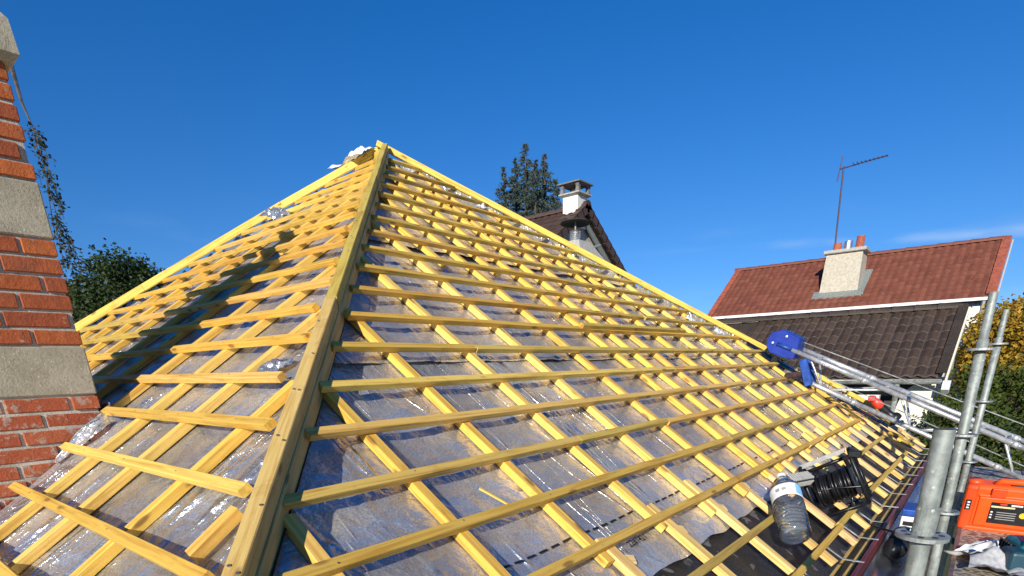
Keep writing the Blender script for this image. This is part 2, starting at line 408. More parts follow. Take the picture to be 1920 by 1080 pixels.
class MB:
    def __init__(s): s.v = []; s.f = []
    def add(s, vs, fs):
        o = len(s.v); s.v += [tuple(v) for v in vs]; s.f += [tuple(i + o for i in f) for f in fs]; return s
    def box(s, c, size, rot=None):
        c = V(c); h = [x / 2 for x in size]; vs = []
        for x in (-1, 1):
            for y in (-1, 1):
                for z in (-1, 1):
                    p = V(x * h[0], y * h[1], z * h[2])
                    vs.append(c + (rot @ p if rot else p))
        return s.add(vs, [(0, 1, 3, 2), (4, 6, 7, 5), (0, 4, 5, 1), (2, 3, 7, 6), (0, 2, 6, 4), (1, 5, 7, 3)])
    def cbox(s, c, size, ch, rot=None):
        """box with chamfered edges"""
        bm = bmesh.new(); bmesh.ops.create_cube(bm, size=1)
        for v in bm.verts: v.co = V(v.co.x * size[0], v.co.y * size[1], v.co.z * size[2])
        bmesh.ops.bevel(bm, geom=list(bm.edges), offset=ch, segments=1, affect='EDGES')
        c = V(c); bm.verts.index_update()
        vs = [c + (rot @ v.co if rot else v.co) for v in bm.verts]; fs = [[v.index for v in f.verts] for f in bm.faces]
        bm.free(); return s.add(vs, fs)
    def rbox(s, c, size, r, rot=None, seg=3):
        bm = bmesh.new(); bmesh.ops.create_cube(bm, size=1)
        for v in bm.verts: v.co = V(v.co.x * size[0], v.co.y * size[1], v.co.z * size[2])
        bmesh.ops.bevel(bm, geom=list(bm.edges), offset=r, segments=seg, profile=.5, affect='EDGES')
        c = V(c); bm.verts.index_update()
        vs = [c + (rot @ v.co if rot else v.co) for v in bm.verts]; fs = [[v.index for v in f.verts] for f in bm.faces]
        bm.free(); return s.add(vs, fs)
    def tube(s, pts, r, n=8, cap=True):
        pts = [V(p) for p in pts]; rs = r if isinstance(r, (list, tuple)) else [r] * len(pts)
        vs = []; fs = []; ref = None
        for i, p in enumerate(pts):
            d = (pts[min(i + 1, len(pts) - 1)] - pts[max(i - 1, 0)])
            if d.length < 1e-9: d = V(0, 0, 1)
            d.normalize()
            if ref is None: ref = d.orthogonal().normalized()
            a = (ref - d * ref.dot(d))
            a = a.normalized() if a.length > 1e-6 else d.orthogonal().normalized()
            ref = a; b = d.cross(a)
            for k in range(n):
                t = 2 * math.pi * k / n; vs.append(p + (a * math.cos(t) + b * math.sin(t)) * rs[i])
        for i in range(len(pts) - 1):
            for k in range(n):
                fs.append((i * n + k, i * n + (k + 1) % n, (i + 1) * n + (k + 1) % n, (i + 1) * n + k))
        if cap: fs += [tuple(reversed(range(n))), tuple(range((len(pts) - 1) * n, len(pts) * n))]
        return s.add(vs, fs)
    def lathe(s, prof, o, axis, n=24, xf=None):
        axis = V(axis).normalized(); a = axis.orthogonal().normalized(); b = axis.cross(a); o = V(o)
        vs = []; fs = []
        for (r, h) in prof:
            for k in range(n):
                t = 2 * math.pi * k / n; rr = xf(r, h, t) if xf else r
                vs.append(o + axis * h + (a * math.cos(t) + b * math.sin(t)) * rr)
        for i in range(len(prof) - 1):
            for k in range(n):
                fs.append((i * n + k, i * n + (k + 1) % n, (i + 1) * n + (k + 1) % n, (i + 1) * n + k))
        return s.add(vs, fs)
    def prism(s, poly, ext):
        n = len(poly); e = V(ext); poly = [V(p) for p in poly]
        return s.add(poly + [p + e for p in poly], [tuple(reversed(range(n))), tuple(range(n, 2 * n))] +
                     [(i, (i + 1) % n, n + (i + 1) % n, n + i) for i in range(n)])
    def build(s, name, mat, parent=None, origin=None, smooth=False, fix=True):
        o = V(origin) if origin is not None else V(0, 0, 0)
        me = bpy.data.meshes.new(name)
        me.from_pydata([(v[0] - o.x, v[1] - o.y, v[2] - o.z) for v in s.v], [], s.f)
        if fix:
            bm = bmesh.new(); bm.from_mesh(me); bmesh.ops.recalc_face_normals(bm, faces=bm.faces); bm.to_mesh(me); bm.free()
        me.materials.append(MAT[mat])
        if smooth: me.polygons.foreach_set('use_smooth', [True] * len(me.polygons))
        ob = bpy.data.objects.new(name, me); COL.objects.link(ob); ob.location = o
        if parent: attach(ob, parent)
        return ob

WM = {}
def wmat(o):
    """world matrix of an object placed by this script"""
    return o['_wm'] if False else WM[o]
def attach(ob, parent):
    ob.parent = parent
    ob.matrix_parent_inverse = world_of(parent).inverted()
def world_of(o):
    m = o.matrix_basis.copy()
    # every parent link here is made with an inverse, so the basis is the world matrix
    return m
def thing(name, label, cat, loc=(0, 0, 0), group=None):
    o = bpy.data.objects.new(name, None); COL.objects.link(o); o.location = loc
    o.empty_display_size = .1
    return tag(o, label, cat, group)
def tag(o, label, cat, group=None):
    o['label'] = label; o['category'] = cat
    if group: o['group'] = group
    return o
def struct(o): o['kind'] = 'structure'; return o

BOX = {}
def timber(name, p0, p1, w, h, up, mat, parent=None, ch=None, sag=0.0, rnd=None):
    """a sawn length of wood from p0 to p1 (centre line), w across, h along `up`; its own grain runs along local x"""
    p0, p1, up = V(p0), V(p1), V(up)
    x = (p1 - p0); L = x.length; x.normalize()
    y = up.cross(x).normalized(); z = x.cross(y)
    mb = MB(); rr = rnd or R
    if ch is None: ch = min(w, h) * .07
    n = max(1, int(L / .45)); hw, hh = w / 2, h / 2
    # octagonal section: a chamfered board, with slightly uneven edges along its length
    sec = [(-hw + ch, -hh), (hw - ch, -hh), (hw, -hh + ch), (hw, hh - ch), (hw - ch, hh), (-hw + ch, hh), (-hw, hh - ch), (-hw, -hh + ch)]
    vs = []; fs = []
    ea, eb = rr.uniform(-.12, .12) * w, rr.uniform(-.12, .12) * w
    for i in range(n + 1):
        xx = -L / 2 + L * i / n; dy = rr.uniform(-1, 1) * .0012; dz = rr.uniform(-1, 1) * .0012 - sag * math.sin(math.pi * i / n)
        for (a, b) in sec:
            sk = (ea if i == 0 else eb if i == n else 0) * (a / hw)
            vs.append((xx + sk, a + dy, b + dz))
    for i in range(n):
        for k in range(8): fs.append((i * 8 + k, i * 8 + (k + 1) % 8, (i + 1) * 8 + (k + 1) % 8, (i + 1) * 8 + k))
    fs += [tuple(reversed(range(8))), tuple(range(n * 8, n * 8 + 8))]
    mb.add(vs, fs)
    o = mb.build(name, mat)
    c = (p0 + p1) / 2
    o.matrix_basis = Matrix(((x.x, y.x, z.x, c.x), (x.y, y.y, z.y, c.y), (x.z, y.z, z.z, c.z), (0, 0, 0, 1)))
    if parent: attach(o, parent)
    return o

def fbm(p, o=4):
    s = 0; a = 1
    for _ in range(o):
        s += a * noise.noise(p); p = p * 2.03 + V(3.1, 1.7, 5.2); a *= .5
    return s

# ------------------------------------------------------------------ ground
GZ = -5.6
mb = MB(); N_ = 40
gv = []; gf = []
for i in range(N_ + 1):
    for j in range(N_ + 1):
        a = (i / N_ * 2 - 1); b = (j / N_ * 2 - 1)
        x = math.copysign(abs(a) ** 3, a) * 1500; y = math.copysign(abs(b) ** 3, b) * 1500
        gv.append((x, y, GZ + .04 * noise.noise(V(x * .2, y * .2, 0))))
for i in range(N_):
    for j in range(N_):
        q = i * (N_ + 1) + j; gf.append((q, q + N_ + 1, q + N_ + 2, q + 1))
mb.add(gv, gf)
struct(mb.build('ground', 'grass'))

# ------------------------------------------------------------------ the roof being battened
TA, TB = .6615, .6408
NA = V(0, -TA, 1).normalized(); NB = V(-TB, 0, 1).normalized()
DA = V(0, -1, -TA).normalized(); DB = V(-1, 0, -TB).normalized()     # down the slope
def PA(x, d, n=0.0): return V(x, -d, -TA * d) + NA * n
def PB(y, d, n=0.0): return V(-d, y, -TB * d) + NB * n
BW, BH, CW, CH = .026, .0185, .030, .0235
UA = -BH - CH       # foil level below the batten tops, measured square to the slope

house = thing('house', 'house whose hipped roof is stripped to yellow battens over silver foil', 'house', (0, 0, GZ))
mb = MB()
mb.box((0.1, 0, (GZ - 2.15) / 2), (5.85, 5.75, -2.15 - GZ))
mb.build('wall', 'cream_render', house, (0, 0, GZ))

rowsA = [.0815 + i * .15015 for i in range(17)] + [2.652, 2.824, 2.985]
rightA = [.32, .432, .595, .697, .84, .997, 1.177, 1.337, 1.505, 1.632, 1.828, 2.015, 2.239, 2.06, 1.892, 1.996, 2.063, 2.13, 2.145, 2.147]
leftA = [-.045, -.205, -.373, -.524, -.651, -.794, -.950, -1.096, -1.258, -1.409, -1.554, -1.696, -1.865, -2.015, -2.159, -2.326, -2.44, -2.62, None, None]
def battA(x0, x1, d, lift=0.0, tilt=0.0, name='batten', parent=house, mat='batten_wood'):
    off = DA * (BW / 2) + NA * (-BH / 2 + lift)
    return timber(name, PA(x0, d) + off, PA(x1, d + tilt) + off, BW, BH, NA, mat, parent)
for i, d in enumerate(rowsA):
    if i == 18:
        battA(-1.95, -.63, d); battA(.74, 2.145, d + .003)
        continue
    x0 = leftA[i] if leftA[i] is not None else -2.35
    x1 = rightA[i]
    L = x1 - x0
    # long rows are two or three lengths butted over a counter batten
    cuts = []
    if L > 2.4: cuts = [(-.6, -.25, .19)[i % 3] + .01 + (0.36 if i % 4 == 1 else 0)]
    if L > 4.0: cuts = sorted(cuts + [(-1.28, 1.23, .9)[i % 3] + .01])
    xs = [x0] + cuts + [x1]
    for a, b in zip(xs[:-1], xs[1:]):
        if b - a < .1: continue
        battA(a + .0015, b - .0015, d + R.uniform(-.0025, .0025), R.uniform(0, .0012), R.uniform(-.004, .004))

HR = lambda d: 1.115 * d + .12          # the right hip, in plan
cbA = [-2.32, -1.985, -1.645, -1.29, -.95, -.59, -.235, -.02, .205, .55, .905, 1.24, 1.59, 1.99, 2.3]
for k, x in enumerate(cbA):
    d0 = (-x + .045) if x < 0 else max(.03, (x - .12) / 1.115 + .04)
    d1 = 2.70 + R.uniform(-.02, .02)
    if x == -2.32: d0 = 2.365; d1 = 2.66
    o = NA * (-BH - CH / 2)
    timber('counter_batten', PA(x, d0) + o, PA(x + R.uniform(-.006, .006), d1) + o, CW, CH, NA, 'counter_wood', house)
for x, d0, d1 in ((-.405, .50, 1.30), (.38, .62, 1.1), (-.78, .93, 1.28), (.06, .35, .98), (.72, .9, 1.35)):
    o = NA * (-BH - CH / 2)
    timber('counter_batten', PA(x, d0) + o, PA(x, d1) + o, CW, CH, NA, 'counter_wood', house)
# sprocket tails below the last foil
tails = [-1.95, -1.60, -1.25, -.90, -.56, -.215, .10, .45, .80, 1.12, 1.45, 1.78, 2.10, 2.45, 2.78, 3.05]
UF = -.062
for k, x in enumerate(tails):
    d0 = 2.60 + R.uniform(-.02, .05); d1 = 3.075 + R.uniform(-.015, .008)
    if x > 2.2: d0 = max(2.45, (x - .12) / 1.115 + .05)
    if x > 2.9: d0 = 2.86
    o = NA * (-BH - CH / 2 - .0005)
    w = CW + R.uniform(.003, .010)
    timber('rafter_tail', PA(x, d0) + o, PA(x + R.uniform(-.012, .012), d1) + o, w, CH, NA, 'tail_wood', house)
# blocks nailed beside the splices
for x, d in ((-1.565, 2.70), (-1.215, 2.695), (-.86, 2.70), (-.52, 2.67), (.14, 2.66), (.49, 2.68), (.84, 2.66), (1.16, 2.67)):
    o = NA * (UF + .016)
    timber('block', PA(x - .02, d - .005) + o, PA(x + .035, d + .02) + o, .032, .022, NA, 'tail_wood', house)

# left slope
rowsB = [.0626 + j * .1534 for j in range(21)]
rightB = {7: -1.044, 9: -1.38, 10: -1.56, 11: -1.678, 12: -1.853, 13: -1.959, 14: -2.152, 15: -2.310, 16: -2.452}
HLy = lambda d: .16 + .95 * d if d < .447 else .33 + .575 * d
CX0, CX1, CY0, CY1 = -2.79, -2.225, -1.04, -.57        # brick chimney in plan
def battB(y0, y1, d, lift=0.0):
    off = DB * (BW / 2) + NB * (-BH / 2 + lift)
    return timber('batten', PB(y0, d) + off, PB(y1, d) + off, BW, BH, NB, 'batten_wood', house)
for j, d in enumerate(rowsB):
    y0 = rightB.get(j, -d + .065 + R.uniform(-.02, .03)); y1 = HLy(d) + .045
    if j == 0: y0 = .03
    if 14 <= j <= 18:
        battB(y0, -1.05 - (.058 if j in (15,) else .066 if j > 15 else 0), d, R.uniform(0, .001))
        if j > 14 or True: battB(CY1 + .08, y1, d)
    else:
        cut = y0 + (y1 - y0) * (.45 if j % 2 else .62)
        if y1 - y0 > 1.6:
            battB(y0, cut - .001, d + R.uniform(-.002, .002)); battB(cut + .001, y1, d + R.uniform(-.002, .002))
        else: battB(y0, y1, d)
cbB = [-2.0, -1.675, -1.345, -.985, -.64, -.29, .06, .41, .76, 1.11, 1.46]
for y in cbB:
    d0 = (-y + .07) if y < .3 else (y - .33) / .575 + .1
    d0 = max(d0, .05); d1 = 3.02
    o = NB * (-BH - CH / 2)
    if -1.04 < y < -.55:
        timber('counter_batten', PB(y, d0) + o, PB(y, 2.19) + o, CW, CH, NB, 'counter_wood', house)
        timber('counter_batten', PB(y, 2.83) + o, PB(y, d1) + o, CW, CH, NB, 'counter_wood', house)
    else:
        timber('counter_batten', PB(y, d0) + o, PB(y + R.uniform(-.008, .008) - .012, d1) + o, CW, CH, NB, 'counter_wood', house)
for y, d0, d1 in ((-2.302, 2.405, 2.505), (-2.30, 2.56, 2.86), (-.46, .56, 1.15), (-.12, .3, .85)):
    o = NB * (-BH - CH / 2)
    timber('counter_batten', PB(y, d0) + o, PB(y - .006, d1) + o, CW, CH, NB, 'counter_wood', house)

# hips: the near one is two boards stacked, made of several lengths
HUP = V(-TA, -TA, 2).normalized(); HUP = (V(0, 0, 1) - V(-1, -1, -TA).normalized() * V(0, 0, 1).dot(V(-1, -1, -TA).normalized())).normalized()
def PH(s, n): return V(-s, -s, .045 - TA * s) + HUP * n
for a, b, m in ((-.02, .62, 'hip_wood'), (.62, 1.10, 'hip_wood'), (1.10, 1.745, 'hip_wood'), (1.747, 3.02, 'hip_wood_raw')):
    timber('hip_board', PH(a, -.020), PH(b - .002, -.020), .033, .040, HUP, m, house, ch=.002)
for a, b in ((.01, 1.4), (1.402, 3.02)):
    timber('hip_board', PH(a, -.068), PH(b, -.068), .040, .055, HUP, 'hip_wood_raw', house, ch=.002)
# far right hip
def HRp(d, n): return V(HR(d), -d, -TA * d + .024) + V(0, 0, n)
for a, b, dz in ((-.095, 1.62, 0), (1.622, 2.02, 0), (2.10, 2.42, .004), (2.44, 2.75, -.004)):
    timber('hip_board', HRp(a, -.017 + dz), HRp(b, -.017 + dz), .030, .034, V(0, 0, 1), 'hip_face_wood', house, ch=.002)
# far left hip
def HLp(d, n): return V(-d, HLy(d), -TB * d + .036) + V(0, 0, n)
for a, b in ((-.075, .446), (.448, 1.25), (1.252, 1.75), (1.752, 3.0)):
    timber('hip_board', HLp(a, -.020), HLp(b, -.020), .026, .040, V(0, 0, 1), 'hip_face_wood', house, ch=.002)
# short ridge at the top, hidden behind the near hip
timber('ridge_board', V(0, .0, .0), V(0.04, .30, .0), .03, .05, V(0, 0, 1), 'hip_wood', house)

# nail and screw heads on the near timbers
mb = MB()
for s in [1.2 + .13 * k for k in range(12)]:
    for q in ((-.006, 0), (.007, .012)):
        if R.random() < .6:
            p = PH(s + q[1] + R.uniform(-.02, .02), .001) + V(1, -1, 0).normalized() * (q[0] + R.uniform(-.003, .003))
            mb.tube([p - HUP * .002, p + HUP * .0012], .0032, 7)
for i in range(9, 18):
    for x in cbA:
        if leftA[i] + .03 < x < min(rightA[i], .95):
            p = PA(x + R.uniform(-.006, .006), rowsA[i] + .011 + R.uniform(-.003, .003))
            mb.tube([p - NA * .002, p + NA * .0016], .0022, 6)
for j in range(11, 18):
    for y in cbB[:3]:
        p = PB(y + R.uniform(-.006, .006), rowsB[j] + .011)
        if y > -rowsB[j] + .1: mb.tube([p - NB * .002, p + NB * .0016], .0022, 6)
o = mb.build('nail_heads', 'steel_screw', house); o['kind'] = 'stuff'

# ------------------------------------------------------------------ foil underlay
def sagA(x):
    """0 on a counter batten, 1 midway between two"""
    c = [-2.75] + cbA + [2.7, 3.05]
    for a, b in zip(c[:-1], c[1:]):
        if a <= x <= b:
            t = (x - a) / (b - a); return (4 * t * (1 - t)) ** .8 * min(1, (b - a) / .3)
    return 0
def foilA(d0, d1, name, lip0=0.0, lip1=0.0, base=0.0):
    xs = []; x = -2.62
    while x < 2.9: xs.append(x); x += .0125 if x < -.5 else .018 if x < 1 else .028
    ds = []; d = d0
    while d < d1: ds.append(d); d += .0125 if d > 1.5 else .018
    ds.append(d1)
    mb = MB(); vs = []; fs = []; keep = []
    for d in ds:
        for x in xs:
            s = sagA(x)
            p = V(x, d, 0)
            n = UA - .0015 + base - .012 * s
            n += .0042 * s * fbm(V(x * 9, d * 4, d0 * 7)) + .0020 * s * fbm(V(x * 34, d * 17, 3.3))
            # a few long folds down the slope
            w = noise.noise(V(x * 4.3 + .4 * noise.noise(V(d * 3, x, 0)), d * .55, 9.1 + d0))
            n += s * .006 * max(0, 1 - abs(w) * 16)
            # the lower edge lifts in waves, like any lapped sheet
            if lip1:
                e = max(0, 1 - (d1 - d) / .05); n += lip1 * e * e * (.35 + .65 * max(0, noise.noise(V(x * 7, 2.2, d0)) + .45)) * (s * .9 + .05)
            n += .040 * max(0, min(1, (x - HR(d) + .05) / .05)) ** 2
            vs.append(PA(x, d, n)); keep.append(-d - .012 <= x <= HR(d) + .03)
    nx = len(xs)
    for j in range(len(ds) - 1):
        for i in range(nx - 1):
            q = (j * nx + i, j * nx + i + 1, (j + 1) * nx + i + 1, (j + 1) * nx + i)
            if all(keep[k] for k in q): fs.append(q)
    mb.add(vs, fs); return mb.build(name, 'foil_right', house, smooth=True, fix=False)
fA1 = foilA(.02, 1.135, 'foil_sheet', lip1=.016, base=.002)
fA2 = foilA(1.09, 1.915, 'foil_sheet', lip1=.016, base=.001)
# lowest sheet ends in a ragged hem
fA3 = foilA(1.87, 2.765, 'foil_sheet', lip1=.010)
for v in fA3.data.vertices:
    d = -v.co.y
    if d > 2.675:
        k = (d - 2.675) / .075
        v.co.y -= k * (.018 * noise.noise(V(v.co.x * 6, 0, 4)) + .02 * max(0, noise.noise(V(v.co.x * 2.8, 1, 4))))
        v.co.z -= k * k * .014 * (1 + noise.noise(V(v.co.x * 11, 2, 1)))
chim_block = lambda y, d: (CX0 - .0 < -d < CX1 + .0 and CY0 < y < CY1)
def sagB(y):
    c = [-3.1, -2.45] + cbB + [1.9]
    for a, b in zip(c[:-1], c[1:]):
        if a <= y <= b:
            t = (y - a) / (b - a); return (4 * t * (1 - t)) ** .8
    return 0
def foilB(d0, d1, lip1, base):
    ys = []; y = -2.9
    while y < 1.75: ys.append(y); y += .0125 if y < -.6 else .03
    ds = []; d = d0
    while d < d1: ds.append(d); d += .0125 if d > 1.2 else .02
    ds.append(d1)
    mb = MB(); vs = []; fs = []; keep = []
    for d in ds:
        for y in ys:
            s = sagB(y); p = V(d, y, 0)
            n = UA - .0015 + base - .010 * s
            n += .0050 * s * fbm(V(d * 4, y * 10, 2.2)) + .0026 * s * fbm(V(d * 20, y * 38, 3.3))
            w = noise.noise(V(d * .6, y * 5.2 + .4 * noise.noise(V(d * 3, y, 0)), 4.1))
            n += s * .011 * max(0, 1 - abs(w) * 11)
            near = max(0, 1 - abs(y + 1.2) / .22) * (1 if d > 2.1 else 0)
            n += near * .010 * fbm(V(d * 12, y * 26, 8.8))
            if lip1:
                e = max(0, 1 - (d1 - d) / .06); n += lip1 * e * e * (.3 + .7 * max(0, noise.noise(V(2.2, y * 6, d0)) + .4)) * (s * .9 + .08)
            n += .035 * max(0, min(1, (y - HLy(d) + .03) / .07)) ** 2
            vs.append(PB(y, d, n)); keep.append(-d + .004 <= y <= HLy(d) + .05 and not chim_block(y, d))
    ny = len(ys)
    for j in range(len(ds) - 1):
        for i in range(ny - 1):
            q = (j * ny + i, j * ny + i + 1, (j + 1) * ny + i + 1, (j + 1) * ny + i)
            if all(keep[k] for k in q): fs.append(q)
    mb.add(vs, fs); return mb.build('foil_sheet', 'foil_left', house, smooth=True, fix=False)
foilB(.0, .90, .014, .002)
foilB(.86, 2.03, .020, .001)
foilB(1.99, 3.02, 0, 0)

# print on the lowest sheet: a dashed line and the batch number
def decal(name, poly_fn, mat, parent): return poly_fn.build(name, mat, parent)
x = -2.2
mbp = MB()
while x < 1.3:
    if min(abs(x + .012 - c) for c in cbA) > .03:
        s = sagA(x + .012); n = UA - .012 * s + .0045
        mbp = MB(); L = .034
        pts = []
        for (xx, dd) in ((x, 2.597), (x + L, 2.597), (x + L, 2.603), (x, 2.603)):
            pts.append(PA(xx, dd, UA - .012 * sagA(xx) + .0048))
        mbp.add(pts, [(0, 1, 2, 3)]); mbp.build('print_dash', 'ink', fA3)
    x += .05
def text_mesh(txt, size):
    cu = bpy.data.curves.new('t', 'FONT'); cu.body = txt; cu.size = size; cu.resolution_u = 2
    cu.offset = size * .012
    ob = bpy.data.objects.new('t', cu); COL.objects.link(ob)
    dg = bpy.context.evaluated_depsgraph_get(); dg.update()
    me = bpy.data.meshes.new_from_object(ob.evaluated_get(dg)); bpy.data.objects.remove(ob); bpy.data.curves.remove(cu)
    return me
def put_text(txt, size, origin, ux, uy, mat, parent, name='print'):
    me = text_mesh(txt, size); ux, uy = V(ux).normalized(), V(uy).normalized(); uz = ux.cross(uy); o = V(origin)
    for v in me.vertices: v.co = o + ux * v.co.x + uy * v.co.y + uz * v.co.z
    me.name = name; me.materials.clear(); me.materials.append(MAT[mat])
    ob = bpy.data.objects.new(name, me); COL.objects.link(ob); attach(ob, parent); return ob
for x in (-1.475, -.66):
    put_text('22#1421', .031, PA(x, 2.684, UA - .0072), (1, 0, 0), -DA, 'ink', fA3, 'print_number')

# black felt under the tails and in the gaps
mb = MB(); vs = []; fs = []
xs = [-2.9 + .03 * i for i in range(215)]; ds = [2.45 + .03 * i for i in range(22)]
for d in ds:
    for x in xs:
        n = UF - .004 + .004 * fbm(V(x * 8, d * 8, 1)) - .012 * abs(math.sin(x * 9.2)) - .01
        vs.append(PA(x, d, n))
for j in range(len(ds) - 1):
    for i in range(len(xs) - 1): fs.append((j * len(xs) + i, j * len(xs) + i + 1, (j + 1) * len(xs) + i + 1, (j + 1) * len(xs) + i))
mb.add(vs, fs); mb.build('felt_underlay', 'black_felt', house, smooth=True, fix=False)
# deck boards that carry everything (close the roof from below)
mb = MB()
mb.add([PA(-3.08, 3.08, -.10), PA(3.3, 3.08, -.10), V(.12, 0, -.12), V(0, 0, -.12)], [(0, 1, 2, 3)])
mb.add([PB(-3.08, 3.08, -.085), PB(2.1, 3.08, -.085), V(0, .33, -.12), V(0, 0, -.12)], [(0, 1, 2, 3)])
mb.add([V(3.2, -3.05, -2.15), V(3.2, 3.0, -2.15), V(.14, .3, -.12), V(.14, 0, -.12)], [(0, 1, 2, 3)])
mb.add([V(3.2, 3.0, -2.15), V(-3.05, 3.0, -2.15), V(-3.05, 2.1, -2.1), V(0, .33, -.12), V(.14, .3, -.12)], [(0, 1, 2, 3, 4)])
mb.build('boarding', 'dark_timber', house)

# eave: plank, red fascia, zinc gutter and its straps
timber('eave_plank', V(-3.05, -3.092, -2.098), V(3.1, -3.092, -2.098), .018, .05, V(0, 0, 1), 'hip_wood_raw', house)
timber('eave_board', V(-3.05, -3.02, -2.135), V(3.1, -3.02, -2.135), .13, .02, V(0, 0, 1), 'hip_wood_raw', house)
mb = MB(); mb.cbox((.05, -3.122, -2.10), (6.3, .016, .105), .002); mb.build('fascia', 'red_fascia', house, (.05, -3.122, -2.1))
mb = MB(); prof = []
vs = []; fs = []; nn = 12; xs = [-3.1 + .31 * i for i in range(21)]
for x in xs:
    for k in range(nn + 1):
        a = math.pi * k / nn; vs.append((x, -3.192 + .058 * math.cos(a), -2.105 - .058 * math.sin(a) + .002 * noise.noise(V(x * 2, k, 0))))
for i in range(len(xs) - 1):
    for k in range(nn): q = i * (nn + 1) + k; fs.append((q, q + 1, q + nn + 2, q + nn + 1))
mb.add(vs, fs); mb.tube([(xs[0], -3.252, -2.103), (xs[-1], -3.252, -2.103)], .006, 8)
mb.build('gutter', 'zinc', house, (0, -3.19, -2.1), smooth=True)
for x in tails:
    if x > 2.9: continue
    mb = MB(); xx = x + .024
    a = PA(xx, 3.0, -.014); b = PA(xx, 3.07, -.010); c = V(xx, -3.135, -2.038); e = V(xx, -3.25, -2.045)
    for p, q in ((a, b), (b, c)):
        dd = (q - p).normalized(); sd = V(1, 0, 0); up = dd.cross(sd)
        mb.prism([p - sd * .005, p + sd * .005, q + sd * .005, q - sd * .005], up * .003)
    mb.build('gutter_strap', 'galvanised', house)

# foil upstand bunched against the chimney
mb = MB(); vs = []; fs = []
path = [(-2.40, -1.058), (-2.33, -1.058), (-2.26, -1.068), (-2.198, -1.05), (-2.195, -.9), (-2.195, -.62)]
pts = []
for a, b in zip(path[:-1], path[1:]):
    n = max(2, int(math.dist(a, b) / .012))
    pts += [(a[0] + (b[0] - a[0]) * k / n, a[1] + (b[1] - a[1]) * k / n) for k in range(n)]
pts.append(path[-1]); rows = 10
for i, (x, y) in enumerate(pts):
    zb = TB * x + UA; top = .045 * max(0, min(1, (x + 2.41) / .14)) * (1 + .35 * noise.noise(V(i * .13, 0, 0)))
    nx, ny = (0, -1) if x < -2.21 else (1, 0)
    if abs(x + 2.2) < .03 and y < -1.0: nx, ny = .7, -.7
    for k in range(rows):
        h = k / (rows - 1); out = .035 * (1 - h) ** 2 + .006 * fbm(V(i * .21, h * 3.5, 1.1)) + .004 * noise.noise(V(i * .6, h * 9, 4))
        vs.append((x + nx * out, y + ny * out, zb + h * top + .004 * noise.noise(V(i * .4, h * 6, 9))))
for i in range(len(pts) - 1):
    for k in range(rows - 1): q = i * rows + k; fs.append((q, q + 1, q + rows + 1, q + rows))
mb.add(vs, fs); mb.build('foil_upstand', 'foil_left', house, smooth=True, fix=False)

# ------------------------------------------------------------------ brick chimney at the left
ch = thing('brick_chimney', 'red brick chimney with two pale stone bands at the left edge', 'chimney', ((CX0 + CX1) / 2, (CY0 + CY1) / 2, -1.75))
mb = MB(); mb.box(((CX0 + CX1) / 2, (CY0 + CY1) / 2, -1.16), (CX1 - CX0 - .014, CY1 - CY0 - .014, 1.34)); mb.build('mortar_core', 'mortar', ch)
cw = .048
def course(z, h, shift, mat='brick', worn=0):
    BL = .170; J = .009; D = .075
    for side in range(4):
        if side in (0, 2):
            y = (CY0 + D / 2) if side == 0 else (CY1 - D / 2); x = CX0 - shift; lim = CX1
            while x < lim - .02:
                a, b = max(x, CX0), min(x + BL - J, CX1)
                if b - a > .02:
                    k = R.uniform(-.0022, .0022) - (R.uniform(0, .005) if worn else 0)
                    m = MB(); m.cbox(((a + b) / 2, y + (-k if side == 0 else k), z + h / 2), (b - a, D, h - J), .0028, Matrix.Rotation(R.uniform(-.006, .006), 3, 'Y'))
                    m.build('brick', mat, ch, ((a + b) / 2, y, z + h / 2))
                x += BL
        else:
            x = (CX0 + D / 2) if side == 1 else (CX1 - D / 2)
            y = CY0 + D + J; lim = CY1 - D - J
            n = 2; L = (lim - y) / n
            for q in range(n):
                m = MB(); m.cbox((x, y + L * (q + .5), z + h / 2), (D, L - J, h - J), .0028)
                m.build('brick', mat, ch, (x, y + L * (q + .5), z + h / 2))
h1 = (.777 - .493) / 6
for k in range(6): course(-.777 + k * h1, h1, (.0, .085, .0, .13, .05, .0)[k] + .045)
h2 = (1.229 - .926) / 6
for k in range(6): course(-1.229 + k * h2, h2, (.065, .125, .072, .0, .09, .03)[k])
for k in range(9): course(-1.378 - (k + 1) * .0495, .0495, (.02, .10, .0, .085, .03)[k % 5], 'brick_worn', 1)
for z0, z1 in ((-.926, -.777), (-1.378, -1.229)):
    mb = MB(); mb.cbox(((CX0 + CX1) / 2, (CY0 + CY1) / 2, (z0 + z1) / 2), (CX1 - CX0 + .002, CY1 - CY0 + .002, z1 - z0 - .003), .004)
    mb.build('stone_band', 'stone_band', ch, ((CX0 + CX1) / 2, (CY0 + CY1) / 2, z0))
# cap with a splayed top edge
mb = MB(); o1 = .028
lv = [(-.493, .018), (-.478, o1 + .004), (-.40, o1), (-.362, o1 - .028), (-.352, o1 - .05)]
vs = []; fs = []
for z, e in lv:
    vs += [(CX0 - e, CY0 - e, z), (CX1 + e, CY0 - e, z), (CX1 + e, CY1 + e, z), (CX0 - e, CY1 + e, z)]
for i in range(len(lv) - 1):
    for k in range(4): fs.append((i * 4 + k, i * 4 + (k + 1) % 4, i * 4 + 4 + (k + 1) % 4, i * 4 + 4 + k))
fs += [(3, 2, 1, 0), tuple(range(len(lv) * 4 - 4, len(lv) * 4))]
mb.add(vs, fs); mb.build('cap', 'stone_band', ch, (CX0, CY0, -.493))
for px, py, h in ((-2.48, -.88, .40), (-2.50, -.70, .30)):
    mb = MB(); mb.lathe([(.085, 0), (.09, .02), (.075, .04), (.07, h - .04), (.08, h - .03), (.08, h), (.062, h), (.058, .02)], (px, py, -.353), (0, 0, 1), 20)
    mb.build('chimney_pot', 'clay', ch, (px, py, -.353), smooth=False)

